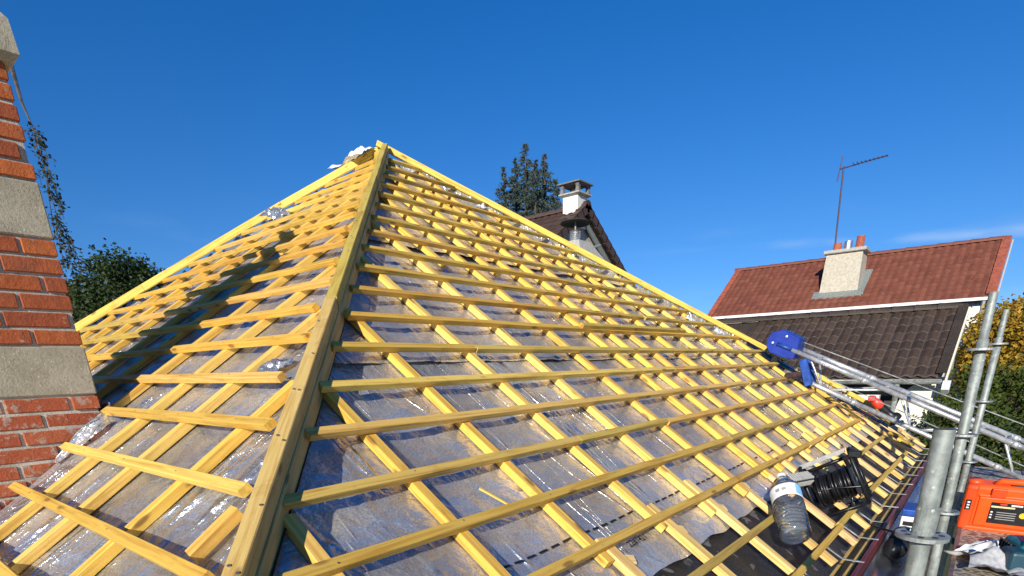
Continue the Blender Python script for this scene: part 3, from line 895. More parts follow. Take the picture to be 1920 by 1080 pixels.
# ------------------------------------------------------------------ neighbours
def tile_mesh(w, l, amp, mat, n=6):
    """one interlocking tile: local x across, y down the slope, waved, with a thick lower edge"""
    vs = []; fs = []
    for j, y in enumerate((0, l)):
        for i in range(n + 1):
            u = i / n; z = amp * (.5 - .5 * math.cos(u * 2 * math.pi)) + (.016 if j else 0.0)
            vs.append((w * u, -y, z))
    for i in range(n + 1):
        u = i / n; vs.append((w * u, -l, amp * (.5 - .5 * math.cos(u * 2 * math.pi)) - .012))
    for i in range(n):
        fs.append((i, n + 1 + i, n + 2 + i, i + 1)); fs.append((n + 1 + i, 2 * n + 2 + i, 2 * n + 3 + i, n + 2 + i))
    me = bpy.data.meshes.new('tile'); me.from_pydata(vs, [], fs); me.materials.append(MAT[mat]); return me
def basis(o, x, y, z):
    return Matrix(((x.x, y.x, z.x, o.x), (x.y, y.y, z.y, o.y), (x.z, y.z, z.z, o.z), (0, 0, 0, 1)))

# --- low dark tiled house
XE, XR, YR = 11.36, 13.66, -2.60
ZE, ZR = -1.70, -.36
dh = thing('dark_roofed_house', 'low house with a dark brown tiled roof and grey gutter behind the scaffold poles', 'house', (12.5, 1, GZ))
up_s = V(XR - XE, 0, ZR - ZE).normalized(); ax = V(0, -1, 0); nz = ax.cross(up_s).normalized()
if nz.z < 0: nz = -nz
SL = math.hypot(XR - XE, ZR - ZE)
mb = MB(); mb.prism([(XE, YR + .02, ZE - .03), (XR, YR + .02, ZR - .03), (XR, 5, ZR - .03), (XE, 5, ZE - .03)], (0, 0, -.06))
mb.prism([(XR, YR + .02, ZR - .03), (XR + 2.3, YR + .02, ZE - .03), (XR + 2.3, 5, ZE - .03), (XR, 5, ZR - .03)], (0, 0, -.06))
roof = mb.build('roof', 'dark_timber', dh, (XR, YR, ZR))
TW, NR = .212, 8
gauge = (SL + .02) / NR
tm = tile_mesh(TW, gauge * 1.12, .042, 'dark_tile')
yaxis = up_s; xaxis = V(0, -1, 0); zaxis = xaxis.cross(yaxis)
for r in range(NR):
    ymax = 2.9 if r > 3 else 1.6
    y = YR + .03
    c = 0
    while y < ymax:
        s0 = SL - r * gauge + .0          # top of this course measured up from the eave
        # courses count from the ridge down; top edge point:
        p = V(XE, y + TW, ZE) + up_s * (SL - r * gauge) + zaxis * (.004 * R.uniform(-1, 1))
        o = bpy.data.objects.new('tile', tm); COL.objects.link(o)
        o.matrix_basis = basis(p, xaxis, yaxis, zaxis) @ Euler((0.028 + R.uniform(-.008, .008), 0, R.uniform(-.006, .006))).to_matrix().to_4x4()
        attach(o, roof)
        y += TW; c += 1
rm = MB(); vs = []; fs = []
for j in range(2):
    for k in range(9):
        a = math.pi * k / 8; rr = .100 if j == 0 else .140
        vs.append((math.cos(a) * rr, j * .44, math.sin(a) * rr * .95))
for k in range(8): fs.append((k, k + 1, 9 + k + 1, 9 + k))
# raised collar at the overlapping end
for k in range(9):
    a = math.pi * k / 8; vs.append((math.cos(a) * .09, .44, math.sin(a) * .09))
for k in range(8): fs.append((9 + k, 9 + k + 1, 18 + k + 1, 18 + k))
rm.add(vs, fs); ridge0 = rm.build('ridge_tile', 'dark_ridge', None)
y = YR; first = True
while y < 3.2:
    o = ridge0 if first else ridge0.copy()
    if not first: COL.objects.link(o)
    first = False
    o.matrix_basis = Matrix.Translation((XR, y, ZR - .02)) @ Euler((R.uniform(-.006, .006), 0, R.uniform(-.01, .01))).to_matrix().to_4x4()
    attach(o, roof); y += .43
# verge: overlapping dark pieces down the right edge, pale board beyond
for r in range(NR):
    a = V(XE, YR - .02, ZE) + up_s * (SL - r * gauge); b = a - up_s * gauge * 1.08
    mb = MB(); mb.prism([a + V(0, .09, .05), a + V(0, -.06, .05), b + V(0, -.06, .062), b + V(0, .09, .062)], zaxis * .02)
    mb.prism([a + V(0, -.06, .05), a + V(0, -.06, -.10), b + V(0, -.06, -.09), b + V(0, -.06, .062)], V(0, -.02, 0))
    mb.build('verge_tile', 'dark_ridge', roof)
mb = MB(); a = V(XE - .05, YR - .10, ZE - .06); b = V(XR + .02, YR - .10, ZR - .02)
mb.prism([a, b, b + V(0, 0, -.17), a + V(0, 0, -.17)], (0, -.03, 0)); mb.build('barge_board', 'cream_render', dh)
mb = MB(); mb.prism([(XE - .16, YR - .20, ZE - .10), (XE + .15, YR - .20, ZE - .10), (XE + .22, YR - .2, ZE - .26), (XE + .02, YR - .2, ZE - .36), (XE - .16, YR - .2, ZE - .26)], (0, .12, 0)); mb.build('eave_return', 'white_paint', dh)
mb = MB(); mb.box((14.3, 1.15, (GZ - 1.95) / 2), (4.0, 6.7, -1.95 - GZ)); mb.build('wall', 'render_grey', dh, (14.3, 1.15, GZ))
mb = MB(); mb.prism([(12.25, YR - .02, -1.76), (15.6, YR - .02, -1.76), (13.66, YR - .02, -.48)], (0, .2, 0)); mb.build('gable', 'render_grey', dh)
# porch: posts, beam, the rounded cream wall
mb = MB(); mb.box((11.75, .8, -1.93), (.16, 6.0, .12)); mb.build('porch_beam', 'dark_timber', dh, (11.75, .8, -1.93))
mb = MB(); pl_ = []
for k in range(9):
    a = math.pi / 2 * k / 8; pl_.append((11.62, -2.18 + .38 - .42 * math.sin(a) * 1.0 + 0.0, -1.86 - .55 * (1 - math.cos(a)) * 1.0))
pts = [(11.62, -2.56, GZ), (11.62, -2.56, -1.86)]
for k in range(9):
    a = math.pi / 2 * k / 8; pts.append((11.62, -2.30 + .34 * math.sin(a), -1.86 - .62 * (1 - math.cos(a))))
pts.append((11.62, -1.96, GZ)); mb.prism(pts, (.22, 0, 0)); mb.build('porch_wall', 'cream_render', dh, (11.7, -2.3, GZ))
mb = MB(); mb.box((11.72, -1.25, -2.16), (.2, .75, .12)); mb.build('porch_sill', 'white_paint', dh, (11.72, -1.25, -2.16))
mb = MB(); mb.box((11.72, -2.95, -2.38), (.2, .6, .10)); mb.build('garden_wall', 'white_paint', dh, (11.72, -2.95, -2.38))
mb = MB(); mb.box((12.2, -1.35, -3.1), (.06, 1.1, 1.9)); d_ = mb.build('doorway', 'dark_timber', dh, (12.2, -1.35, -4))  # flat dark panel; shade inside the opening is put into its colour
mb = MB(); vs = []; fs = []
for i, y in enumerate((YR - .05, 3.0)):
    for k in range(9): a = math.pi * k / 8; vs.append((XE - .07 + .07 * math.cos(a), y, ZE - .09 - .075 * math.sin(a)))
for k in range(8): fs.append((k, k + 1, 10 + k, 9 + k))
mb.add(vs, fs); mb.tube([(XE - .145, YR - .05, ZE - .085), (XE - .145, 3.0, ZE - .085)], .014, 8); mb.build('gutter', 'galvanised', dh, smooth=True)
mb = MB(); mb.tube([(XE - .04, -1.93, ZE - .14), (XE - .02, -1.93, ZE - .3), (XE + .12, -1.93, ZE - .5), (XE + .12, -1.93, GZ)], .05, 10); mb.build('downpipe', 'galvanised_dull', dh)

# --- red tiled house behind it
RXE, RXR = 18.16, 20.66; RZE, RZR = .12, 1.80; RY0, RY1 = -2.92, 4.72
rh = thing('red_roofed_house', 'house with a long red tiled roof and white eave behind the dark roof', 'house', (19.5, 1, GZ))
su = V(RXR - RXE, 0, RZR - RZE); RSL = su.length; su.normalize(); rz_ = V(0, -1, 0).cross(su)
mb = MB(); mb.prism([(RXE, RY0, RZE - .03), (RXR, RY0, RZR - .03), (RXR, RY1, RZR - .03), (RXE, RY1, RZE - .03)], (0, 0, -.07))
mb.prism([(RXR, RY0, RZR - .03), (RXR + 2.5, RY0, RZE - .03), (RXR + 2.5, RY1, RZE - .03), (RXR, RY1, RZR - .03)], (0, 0, -.07))
rroof = mb.build('roof', 'dark_timber', rh, (RXR, 1, RZR))
mb = MB(); nr = 13; rg = RSL / nr; tw = .205; ncol = int((RY1 - RY0) / tw)
for r in range(nr):
    for c in range(ncol + 1):
        y = RY1 - c * tw
        if y - tw < RY0 - .02: continue
        p = V(RXE, y, RZE) + su * (RSL - r * rg)
        j = R.uniform(-.006, .006); ln = rg * 1.1; vs = []; n = 4
        for q, l in enumerate((0, ln)):
            for i in range(n + 1):
                u = i / n
                vs.append(p + V(0, -tw * u, 0) - su * l + rz_ * (.03 * (.5 - .5 * math.cos(2 * math.pi * u)) + (.024 if q else 0) + j))
        for i in range(n + 1):
            u = i / n; vs.append(p + V(0, -tw * u, 0) - su * ln + rz_ * (.03 * (.5 - .5 * math.cos(2 * math.pi * u)) - .01))
        mb.add(vs, [(i, n + 1 + i, n + 2 + i, i + 1) for i in range(n)] + [(n + 1 + i, 2 * n + 2 + i, 2 * n + 3 + i, n + 2 + i) for i in range(n)])
o = mb.build('tiles', 'red_tile', rroof, fix=False); o['kind'] = 'stuff'
rm2 = MB(); rvs = []; rfs = []
for j in range(2):
    for k in range(7): a = math.pi * k / 6; rr = .10 if j == 0 else .12; rvs.append((math.cos(a) * rr, j * .42, math.sin(a) * rr * .9))
rfs = [(k, k + 1, 8 + k, 7 + k) for k in range(6)]
rm2.add(rvs, rfs); rt0 = rm2.build('ridge_tile', 'red_tile', None); y = RY0; first = True
while y < RY1:
    o = rt0 if first else rt0.copy()
    if not first: COL.objects.link(o)
    first = False
    o.matrix_basis = Matrix.Translation((RXR, y, RZR - .01)) @ Euler((R.uniform(-.01, .01), 0, R.uniform(-.012, .012))).to_matrix().to_4x4(); attach(o, rroof); y += .41
for yy, s_ in ((RY0, -1), (RY1, 1)):
    mb = MB()
    for r in range(nr):
        a = V(RXE, yy, RZE) + su * (RSL - r * rg); b = a - su * rg * 1.06
        mb.prism([a + V(0, -.10 * s_, .06), a + V(0, .10 * s_, .06), b + V(0, .10 * s_, .075), b + V(0, -.10 * s_, .075)], rz_ * .022)
        mb.prism([a + V(0, .10 * s_, .06), a + V(0, .10 * s_, -.12), b + V(0, .10 * s_, -.105), b + V(0, .10 * s_, .075)], V(0, .02 * s_, 0))
    mb.build('verge', 'clay', rroof)
    mb = MB(); a = V(RXE, yy + .14 * s_, RZE - .04); b = V(RXR, yy + .14 * s_, RZR - .04)
    mb.prism([a, b, b + V(0, 0, -.08), a + V(0, 0, -.08)], (0, .03 * s_, 0)); mb.build('barge_board', 'render_grey', rh)
mb = MB(); mb.box((RXE - .05, (RY0 + RY1) / 2, RZE - .05), (.11, RY1 - RY0 + .3, .075)); mb.build('eave_gutter', 'white_paint', rh, (RXE, 1, RZE))
mb = MB(); mb.box((20.6, (RY0 + RY1) / 2, (GZ - .1) / 2), (4.6, RY1 - RY0 - .3, -.1 - GZ)); mb.prism([(18.35, RY0 + .16, -.1), (22.9, RY0 + .16, -.1), (20.66, RY0 + .16, 1.55)], (0, RY1 - RY0 - .32, 0)); mb.build('wall', 'white_render', rh, (20.6, 1, GZ))
mb = MB(); mb.box((RXE + .35, -2.25, -1.6), (.06, .05, .05)); mb.build('wall_light', 'white_paint', rh)
# its chimney
rc = thing('rendered_chimney', 'pale patched rendered chimney standing on the red roof', 'chimney', (19.2, .92, .5))
mb = MB(); vs = []; fs = []
for z, e in ((.1, .06), (.55, .04), (1.72, 0)):
    vs += [(18.85 - e, .42 - e, z), (19.65 + e, .42 - e, z), (19.65 + e, 1.42 + e, z), (18.85 - e, 1.42 + e, z)]
for i in range(2):
    for k in range(4): fs.append((i * 4 + k, i * 4 + (k + 1) % 4, i * 4 + 4 + (k + 1) % 4, i * 4 + 4 + k))
fs.append((8, 9, 10, 11)); mb.add(vs, fs); mb.build('stack', 'render_grey', rc, (19.2, .92, .5))
mb = MB(); mb.cbox((19.25, .92, 1.77), (.98, 1.18, .10), .02); mb.build('cap', 'concrete_grey', rc, (19.25, .92, 1.77))
for py, h, m in ((1.22, .24, 'clay'), (.92, .26, 'silver_liner'), (.60, .36, 'clay')):
    mb = MB(); mb.lathe([(.12, 0), (.115, h), (.09, h), (.09, 0)], (19.2, py, 1.81), (0, 0, 1), 16); mb.build('chimney_pot', m, rc, (19.2, py, 1.81))
mb = MB(); mb.prism([(18.60, .22, .42), (18.60, 1.62, .42), (18.90, 1.62, .63), (18.90, .22, .63)], (-.02, 0, .05)); mb.prism([(18.70, .20, .49), (19.75, .20, 1.22), (19.75, .40, 1.24), (18.70, .40, .51)], (0, 0, .05)); mb.build('lead_flashing', 'galvanised_dull', rc)
an = thing('antenna', 'thin leaning television aerial on the rendered chimney', 'antenna', (19.3, 1.30, 1.8))
mb = MB(); mb.tube([(19.3, 1.305, 1.0), (19.3, 1.31, 1.9), (19.3, 1.43, 4.15)], .024, 8); mb.build('mast', 'antenna_metal', an)
mb = MB(); mb.tube([(19.3, 1.52, 4.09), (19.25, .9, 4.14), (19.2, .27, 4.17)], .016, 6); bo = mb.build('boom', 'antenna_metal', an)
for k in range(9):
    yy = 1.15 - k * .105; L = .20 - k * .012
    mb = MB(); mb.tube([(19.25 - L, yy, 4.12 + (1.5 - yy) * .05), (19.25 + L, yy, 4.12 + (1.5 - yy) * .05)], .008, 5); mb.build('element', 'antenna_metal', bo)
mb = MB(); mb.tube([(19.3, 1.55, 3.78), (19.3, 1.50, 4.42)], .014, 6); mb.tube([(19.3, 1.40, 4.10), (19.3, 1.54, 4.10)], .016, 6); mb.build('reflector', 'antenna_metal', an)

# --- gabled house with the white chimney
GX, GYv, GZr = 12.03, 6.15, 2.66
gh = thing('gabled_house', 'tall house with a brown tiled gable roof beyond the hip', 'house', (12, 9, GZ))
gs = .64; wd = 2.25
mb = MB(); mb.prism([(GX - wd + .25, GYv + .12, GZr - gs * (wd - .1)), (GX, GYv + .12, GZr - .10), (GX + wd - .25, GYv + .12, GZr - gs * (wd - .1)), (GX + wd - .25, GYv + .12, GZ), (GX - wd + .25, GYv + .12, GZ)], (0, 6, 0)); mb.build('wall', 'concrete_grey', gh, (GX, GYv, GZ))
for s_ in (-1, 1):
    dn = V(s_, 0, -gs).normalized(); nn_ = V(s_ * gs, 0, 1).normalized(); LL = wd / abs(dn.x)
    mb = MB(); a = V(GX, GYv - .1, GZr - .03); b = a + dn * LL; mb.prism([a, b, b + V(0, 6.3, 0), a + V(0, 6.3, 0)], -nn_ * .08); rf = mb.build('roof_slope', 'dark_timber', gh)
    mb = MB(); rows = 9; gg = LL / rows
    for r in range(rows):
        for c in range(26):
            p = V(GX, GYv - .1 + c * .24, GZr) + dn * (r * gg); ln = gg * 1.08; vs = []
            for q, l in enumerate((0, ln)):
                for i in range(4):
                    u = i / 3; vs.append(p + V(0, .24 * u, 0) + dn * l + nn_ * (.03 * math.sin(math.pi * u) + (.03 if q else 0) + R.uniform(-.003, .003)))
            for i in range(4): u = i / 3; vs.append(p + V(0, .24 * u, 0) + dn * ln + nn_ * (.03 * math.sin(math.pi * u) - .01))
            mb.add(vs, [(i, 4 + i, 5 + i, i + 1) for i in range(3)] + [(4 + i, 8 + i, 9 + i, 5 + i) for i in range(3)])
    o = mb.build('tiles', 'brown_tile', rf, fix=False); o['kind'] = 'stuff'
    for r in range(rows):
        mb = MB(); a = V(GX, GYv - .15, GZr) + dn * (r * gg); b = a + dn * gg * 1.1
        mb.prism([a + nn_ * .06, b + nn_ * .085, b - nn_ * .11, a - nn_ * .13], (0, .07, 0)); mb.prism([a + nn_ * .05, b + nn_ * .075, b + nn_ * .10, a + nn_ * .075], (0, .22, 0))
        mb.build('verge_tile', 'brown_tile', rf)
mb = MB(); a = V(GX, GYv - .02, GZr - .20); b = a + V(1, 0, -gs) * (wd - .2)
mb.prism([a, b, b + V(-.04, 0, -.16), a + V(0, 0, -.16)], (0, .05, 0)); mb.build('barge_board', 'galvanised_dull', gh)
for k in range(13):
    mb = MB(); vs = []
    for j in range(2):
        for q in range(7): a = math.pi * q / 6; rr = .11 + .02 * j; vs.append((GX + math.cos(a) * rr, GYv - .1 + k * .42 + j * .43, GZr - .01 + math.sin(a) * rr))
    mb.add(vs, [(q, q + 1, 8 + q, 7 + q) for q in range(6)])
    if k == 0: mb.prism([(GX + math.cos(math.pi * q / 8) * .16, GYv - .15, GZr - .06 + math.sin(math.pi * q / 8) * .22) for q in range(9)], (0, .12, 0))
    mb.build('ridge_tile', 'brown_tile', gh)
wc = thing('white_chimney', 'white chimney with a slab cap on four short posts', 'chimney', (12.0, 6.4, 2.3))
cx, cy_ = 12.0, 6.42
mb = MB(); mb.box((cx, cy_, 2.55), (.48, .48, .74)); mb.build('stack', 'white_render', wc, (cx, cy_, 2.3))
mb = MB(); mb.add([(cx - .24, cy_ - .24, 2.92), (cx + .24, cy_ - .24, 2.92), (cx + .24, cy_ + .24, 2.92), (cx - .24, cy_ + .24, 2.92), (cx - .33, cy_ - .33, 2.965), (cx + .33, cy_ - .33, 2.965), (cx + .33, cy_ + .33, 2.965), (cx - .33, cy_ + .33, 2.965), (cx - .33, cy_ - .33, 2.995), (cx + .33, cy_ - .33, 2.995), (cx + .33, cy_ + .33, 2.995), (cx - .33, cy_ + .33, 2.995)],
    [(3, 2, 1, 0)] + [(i, (i + 1) % 4, 4 + (i + 1) % 4, 4 + i) for i in range(4)] + [(4 + i, 4 + (i + 1) % 4, 8 + (i + 1) % 4, 8 + i) for i in range(4)] + [(8, 9, 10, 11)]); mb.build('ledge', 'concrete_grey', wc, (cx, cy_, 2.92))
for sx in (-1, 1):
    for sy in (-1, 1):
        mb = MB(); q = V(cx + sx * .245, cy_ + sy * .245, 3.1)
        mb.add([q + V(a * e, b * e, z) for z, e in ((-.105, .06), (0, .04), (.105, .06)) for a, b in ((-1, -1), (1, -1), (1, 1), (-1, 1))], [(i * 4 + k, i * 4 + (k + 1) % 4, i * 4 + 4 + (k + 1) % 4, i * 4 + 4 + k) for i in range(2) for k in range(4)]); mb.build('post', 'cap_shaded', wc, q)
mb = MB(); mb.lathe([(.12, 0), (.12, .12), (.09, .12), (.09, 0)], (cx, cy_, 2.99), (0, 0, 1), 14); mb.build('flue', 'soot_and_hollow_shade', wc, (cx, cy_, 2.99))
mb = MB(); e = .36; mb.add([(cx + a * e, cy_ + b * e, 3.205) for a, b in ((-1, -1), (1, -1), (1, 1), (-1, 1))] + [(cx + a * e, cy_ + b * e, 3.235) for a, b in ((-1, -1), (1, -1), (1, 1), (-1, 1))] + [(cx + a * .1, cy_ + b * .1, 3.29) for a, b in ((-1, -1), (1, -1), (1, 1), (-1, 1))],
    [(3, 2, 1, 0)] + [(i * 4 + k, i * 4 + (k + 1) % 4, i * 4 + 4 + (k + 1) % 4, i * 4 + 4 + k) for i in range(2) for k in range(4)] + [(8, 9, 10, 11)]); mb.build('slab_cap', 'cap_shaded', wc, (cx, cy_, 3.2))
# concrete stub with flexible liner and disc cowl
st = thing('concrete_flue', 'concrete flue head with a ribbed silver liner and dark disc cowl', 'chimney', (9.6, 4.9, 0))
sx, sy = 9.75, 4.85
mb = MB(); mb.add([(sx - .62, sy - .5, GZ + 1), (sx + .75, sy - .5, GZ + 1), (sx + .75, sy + .5, GZ + 1), (sx - .62, sy + .5, GZ + 1), (sx - .62, sy - .5, .85), (sx + .75, sy - .5, .85), (sx + .75, sy + .5, .85), (sx - .62, sy + .5, .85),
    (sx - .34, sy - .25, 1.36), (sx + .16, sy - .25, 1.36), (sx + .16, sy + .22, 1.36), (sx - .34, sy + .22, 1.36)], [(i * 4 + k, i * 4 + (k + 1) % 4, i * 4 + 4 + (k + 1) % 4, i * 4 + 4 + k) for i in range(2) for k in range(4)] + [(8, 9, 10, 11)]); mb.build('stack', 'concrete_grey', st, (sx, sy, 0))
pr = []
for k in range(13): pr += [(.135 if k % 2 else .12, .02 * k)]
mb = MB(); mb.lathe(pr + [(.10, .24), (.10, .0)], (sx - .12, sy + .0, 1.35), (0, 0, 1), 18); mb.build('liner', 'silver_liner', st, (sx, sy, 1.35))
mb = MB(); mb.tube([(sx - .2, sy - .06, 1.5), (sx - .2, sy - .06, 1.76)], .02, 6); mb.tube([(sx - .04, sy + .06, 1.5), (sx - .04, sy + .06, 1.76)], .02, 6); mb.build('cowl_stay', 'galvanised_dull', st)
mb = MB(); mb.lathe([(.005, .10), (.12, .085), (.33, .03), (.35, .0), (.32, .005), (.02, .03)], (sx - .12, sy, 1.74), (.05, .02, 1), 24); mb.build('cowl', 'soot_and_hollow_shade', st, (sx, sy, 1.74), smooth=True)
mb = MB(); mb.tube([(sx + .2, sy - .26, 1.25), (sx + .5, sy - .32, 1.33)], .03, 6); mb.build('bracket', 'galvanised_dull', st)

# ------------------------------------------------------------------ trees
def leaf_quads(mb, c, n, spread, size, rnd, flat=.0, asp=.6):
    for _ in range(n):
        d = V(rnd.gauss(0, 1), rnd.gauss(0, 1), rnd.gauss(0, 1)) * spread
        p = c + d; u = V(rnd.gauss(0, 1), rnd.gauss(0, 1), rnd.gauss(0, .7)).normalized(); w = u.orthogonal().normalized()
        w = (Matrix.Rotation(rnd.uniform(0, 6.28), 3, u) @ w); s = size * rnd.uniform(.6, 1.3)
        mb.add([p - u * s * .5, p + w * s * asp * .5, p + u * s * .5, p - w * s * asp * .5], [(0, 1, 2, 3)])
def broadleaf(name, label, base, h, crown_c, rad, nclump, per, size, mat, seed, group=None, mat2=None, spread=.22):
    rnd = random.Random(seed); t = thing(name, label, 'tree', base, group)
    base = V(base); cc = V(crown_c)
    tr = MB(); tr.tube([base, base + (cc - base) * .5 + V(.1, .05, 0), cc + V(0, 0, rad[2] * .2)], [rad[0] * .10, rad[0] * .07, rad[0] * .02], 9)
    lm = MB(); lm2 = MB()
    for k in range(nclump):
        d = V(rnd.gauss(0, 1), rnd.gauss(0, 1), rnd.gauss(0, 1)).normalized(); r = rnd.uniform(.45, 1.0) ** .6
        lump = 1 + .28 * noise.noise(d * 2.3 + V(seed, 0, 0))
        p = cc + V(d.x * rad[0], d.y * rad[1], d.z * rad[2]) * r * lump
        if k % 6 == 0:
            q = cc + (p - cc) * .25 - V(0, 0, rad[2] * .3); tr.tube([q, (q + p) / 2 + V(0, 0, .06), p], [rad[0] * .03, rad[0] * .02, rad[0] * .006], 5)
        leaf_quads(lm2 if (mat2 and noise.noise(p * .9 + V(0, 0, seed)) > .12) else lm, p, per, rad[0] * spread * rnd.uniform(.5, 1), size, rnd)
    tr.build('trunk', 'bark', t, base)
    lm.build('crown', mat, t, cc, fix=False)
    if mat2: lm2.build('crown', mat2, t, cc, fix=False)
    return t
def pt(u, v, dep):
    """a point of the place at a known distance along the view axis (used for far trees only)"""
    return CAM + (_r * ((u - 960) / 1027.338) - _u * ((v - 1075.943) / 1027.338) + _f) * dep
def under(p): return (p.x, p.y, GZ)
for nm_, lab_, u_, v_, dp_, rad_, nc_, per_, sz_, m1_, sd_, m2_ in (
    ('leafy_tree', 'dark green round tree behind the left slope', 242, 572, 15, (1.18, 1.18, 1.18), 520, 30, .10, 'leaf_dark', 3, 'leaf_dark'),
    ('leafy_tree', 'low brownish tree beside the brick chimney', 165, 600, 15.5, (1.0, .95, .95), 330, 26, .10, 'leaf_brown', 5, 'leaf_dark'),
    ('autumn_tree', 'yellow autumn tree at the right edge behind the scaffold', 1915, 668, 13.4, (1.35, 1.30, 1.15), 700, 30, .10, 'leaf_autumn', 8, 'leaf_autumn'),
    ('autumn_tree', 'reddish tree rising above the yellow one by the red roof', 1880, 640, 14.2, (.72, .7, 1.05), 260, 24, .10, 'leaf_red', 9, 'leaf_autumn'),
    ('garden_shrub', 'dense green shrub below the yellow tree', 1885, 790, 11.6, (1.25, 1.3, 1.15), 560, 30, .085, 'leaf_hedge', 12, 'leaf_hedge'),
    ('garden_shrub', 'dark green shrub behind the hoist rails', 1800, 850, 10.8, (.95, .9, 1.1), 360, 28, .08, 'leaf_hedge', 14, 'leaf_dark')):
    p_ = pt(u_, v_, dp_)
    broadleaf(nm_, lab_, under(p_), 6, p_, rad_, nc_, per_, sz_, m1_, sd_, mat2=m2_, spread=.13)

def conifer():
    rnd = random.Random(21); dpt = 22
    top = pt(985, 268, dpt); base = V(top.x, top.y, GZ)
    t = thing('conifer', 'tall blue green conifer with pointed leaders beyond the hip', 'tree', base)
    tr = MB(); nm = MB()
    leaders = [(pt(985, 268, dpt), 5.2, 1.0), (pt(1021, 288, dpt + .5), 4.4, .8), (pt(944, 312, dpt - .4), 3.6, .7), (pt(1041, 335, dpt + .2), 3.2, .6), (pt(966, 296, dpt + .8), 4.2, .7), (pt(1003, 300, dpt - .6), 4.2, .75)]
    for tp, L, sc in leaders:
        tr.tube([tp, tp - V(0, 0, L * .5), V(base.x, base.y, tp.z - L)], [.012, .05, .11], 6)
        h = .05
        while h < L:
            nb = 5 if h > .5 else 3
            for _ in range(nb):
                az = rnd.uniform(0, 6.283); bl = (.03 + .58 * h) * sc * rnd.uniform(.4, 1.15)
                d = V(math.cos(az), math.sin(az), 0); o = tp - V(0, 0, h); sd = d.cross(V(0, 0, 1))
                n = max(2, int(bl / .10)); pts = []
                for k in range(n + 1):
                    f_ = k / n; pts.append(o + d * bl * f_ + V(0, 0, bl * (.10 * f_ - .55 * f_ * f_ + .30 * f_ ** 3) + rnd.uniform(-.012, .012)) + sd * rnd.uniform(-.02, .02))
                tr.tube(pts, [.012] + [.006] * n, 4)
                for k in range(n):
                    a, b = pts[k], pts[k + 1]
                    for q in range(12):
                        p = a.lerp(b, rnd.random()); w = (d * rnd.uniform(.2, 1.0) + sd * rnd.uniform(-.8, .8) + V(0, 0, rnd.uniform(-.9, .55))).normalized() * rnd.uniform(.06, .15)
                        s_ = w.cross(V(rnd.gauss(0, 1), rnd.gauss(0, 1), rnd.gauss(0, 1))).normalized() * .016
                        nm.add([p - s_, p + s_, p + w + s_ * .2, p + w - s_ * .2], [(0, 1, 2, 3)])
            h += .095 + .02 * h
    tr.tube([base, V(base.x, base.y, top.z - 3.0)], [.28, .14], 9)
    tr.build('trunk', 'bark', t, base); nm.build('crown', 'needle', t, base, fix=False)
conifer()

def birch():
    rnd = random.Random(4); c = V(-3.0, 3.4, GZ)
    t = thing('birch_tree', 'drooping birch twigs hanging beside the brick chimney against the sky', 'tree', c)
    tr = MB(); lm = MB(); dp = 4.6
    tr.tube([c, c + V(.1, 0, 4.0), c + V(.3, -.1, 6.6), pt(20, 120, dp + .4)], [.14, .11, .06, .02], 8)
    def hang(path, dens, sc):
        P3 = [pt(u, v, dp + rnd.uniform(-.08, .08)) for u, v in path]; tr.tube(P3, [.006] + [.0035] * (len(P3) - 1), 4)
        for a, b in zip(P3[:-1], P3[1:]):
            n = max(2, int((b - a).length * dens))
            for k in range(n):
                p = a.lerp(b, rnd.random()) + V(rnd.gauss(0, 1), rnd.gauss(0, 1), rnd.gauss(0, 1)) * .02 * sc; leaf_quads(lm, p, 2, .012, .034, rnd)
                if k % 7 == 0:
                    q = p + V(rnd.uniform(-.04, .05), rnd.uniform(-.04, .04), -rnd.uniform(.05, .15)); tr.tube([p, q], .0016, 3); leaf_quads(lm, q, 4, .014, .032, rnd); leaf_quads(lm, (p + q) / 2, 3, .014, .032, rnd)
    tr.tube([pt(20, 120, dp + .4), pt(40, 190, dp), pt(60, 235, dp)], [.02, .012, .006], 6)
    hang([(58, 232), (70, 262), (80, 300), (88, 335), (97, 370), (108, 410), (118, 440), (122, 470), (130, 500)], 60, 1.1)
    hang([(60, 240), (76, 255), (86, 285), (92, 320), (102, 345), (110, 380), (120, 410)], 48, .9)
    hang([(110, 415), (125, 435), (138, 460), (148, 490), (152, 512)], 62, 1.0)
    hang([(64, 250), (72, 290), (82, 330)], 40, 1.2)
    hang([(104, 425), (112, 455), (118, 490), (124, 505)], 55, 1.0)
    hang([(88, 340), (94, 385), (100, 420), (104, 450)], 30, .8)
    tr.build('trunk', 'bark', t, c); lm.build('crown', 'leaf_birch', t, c, fix=False)
birch()

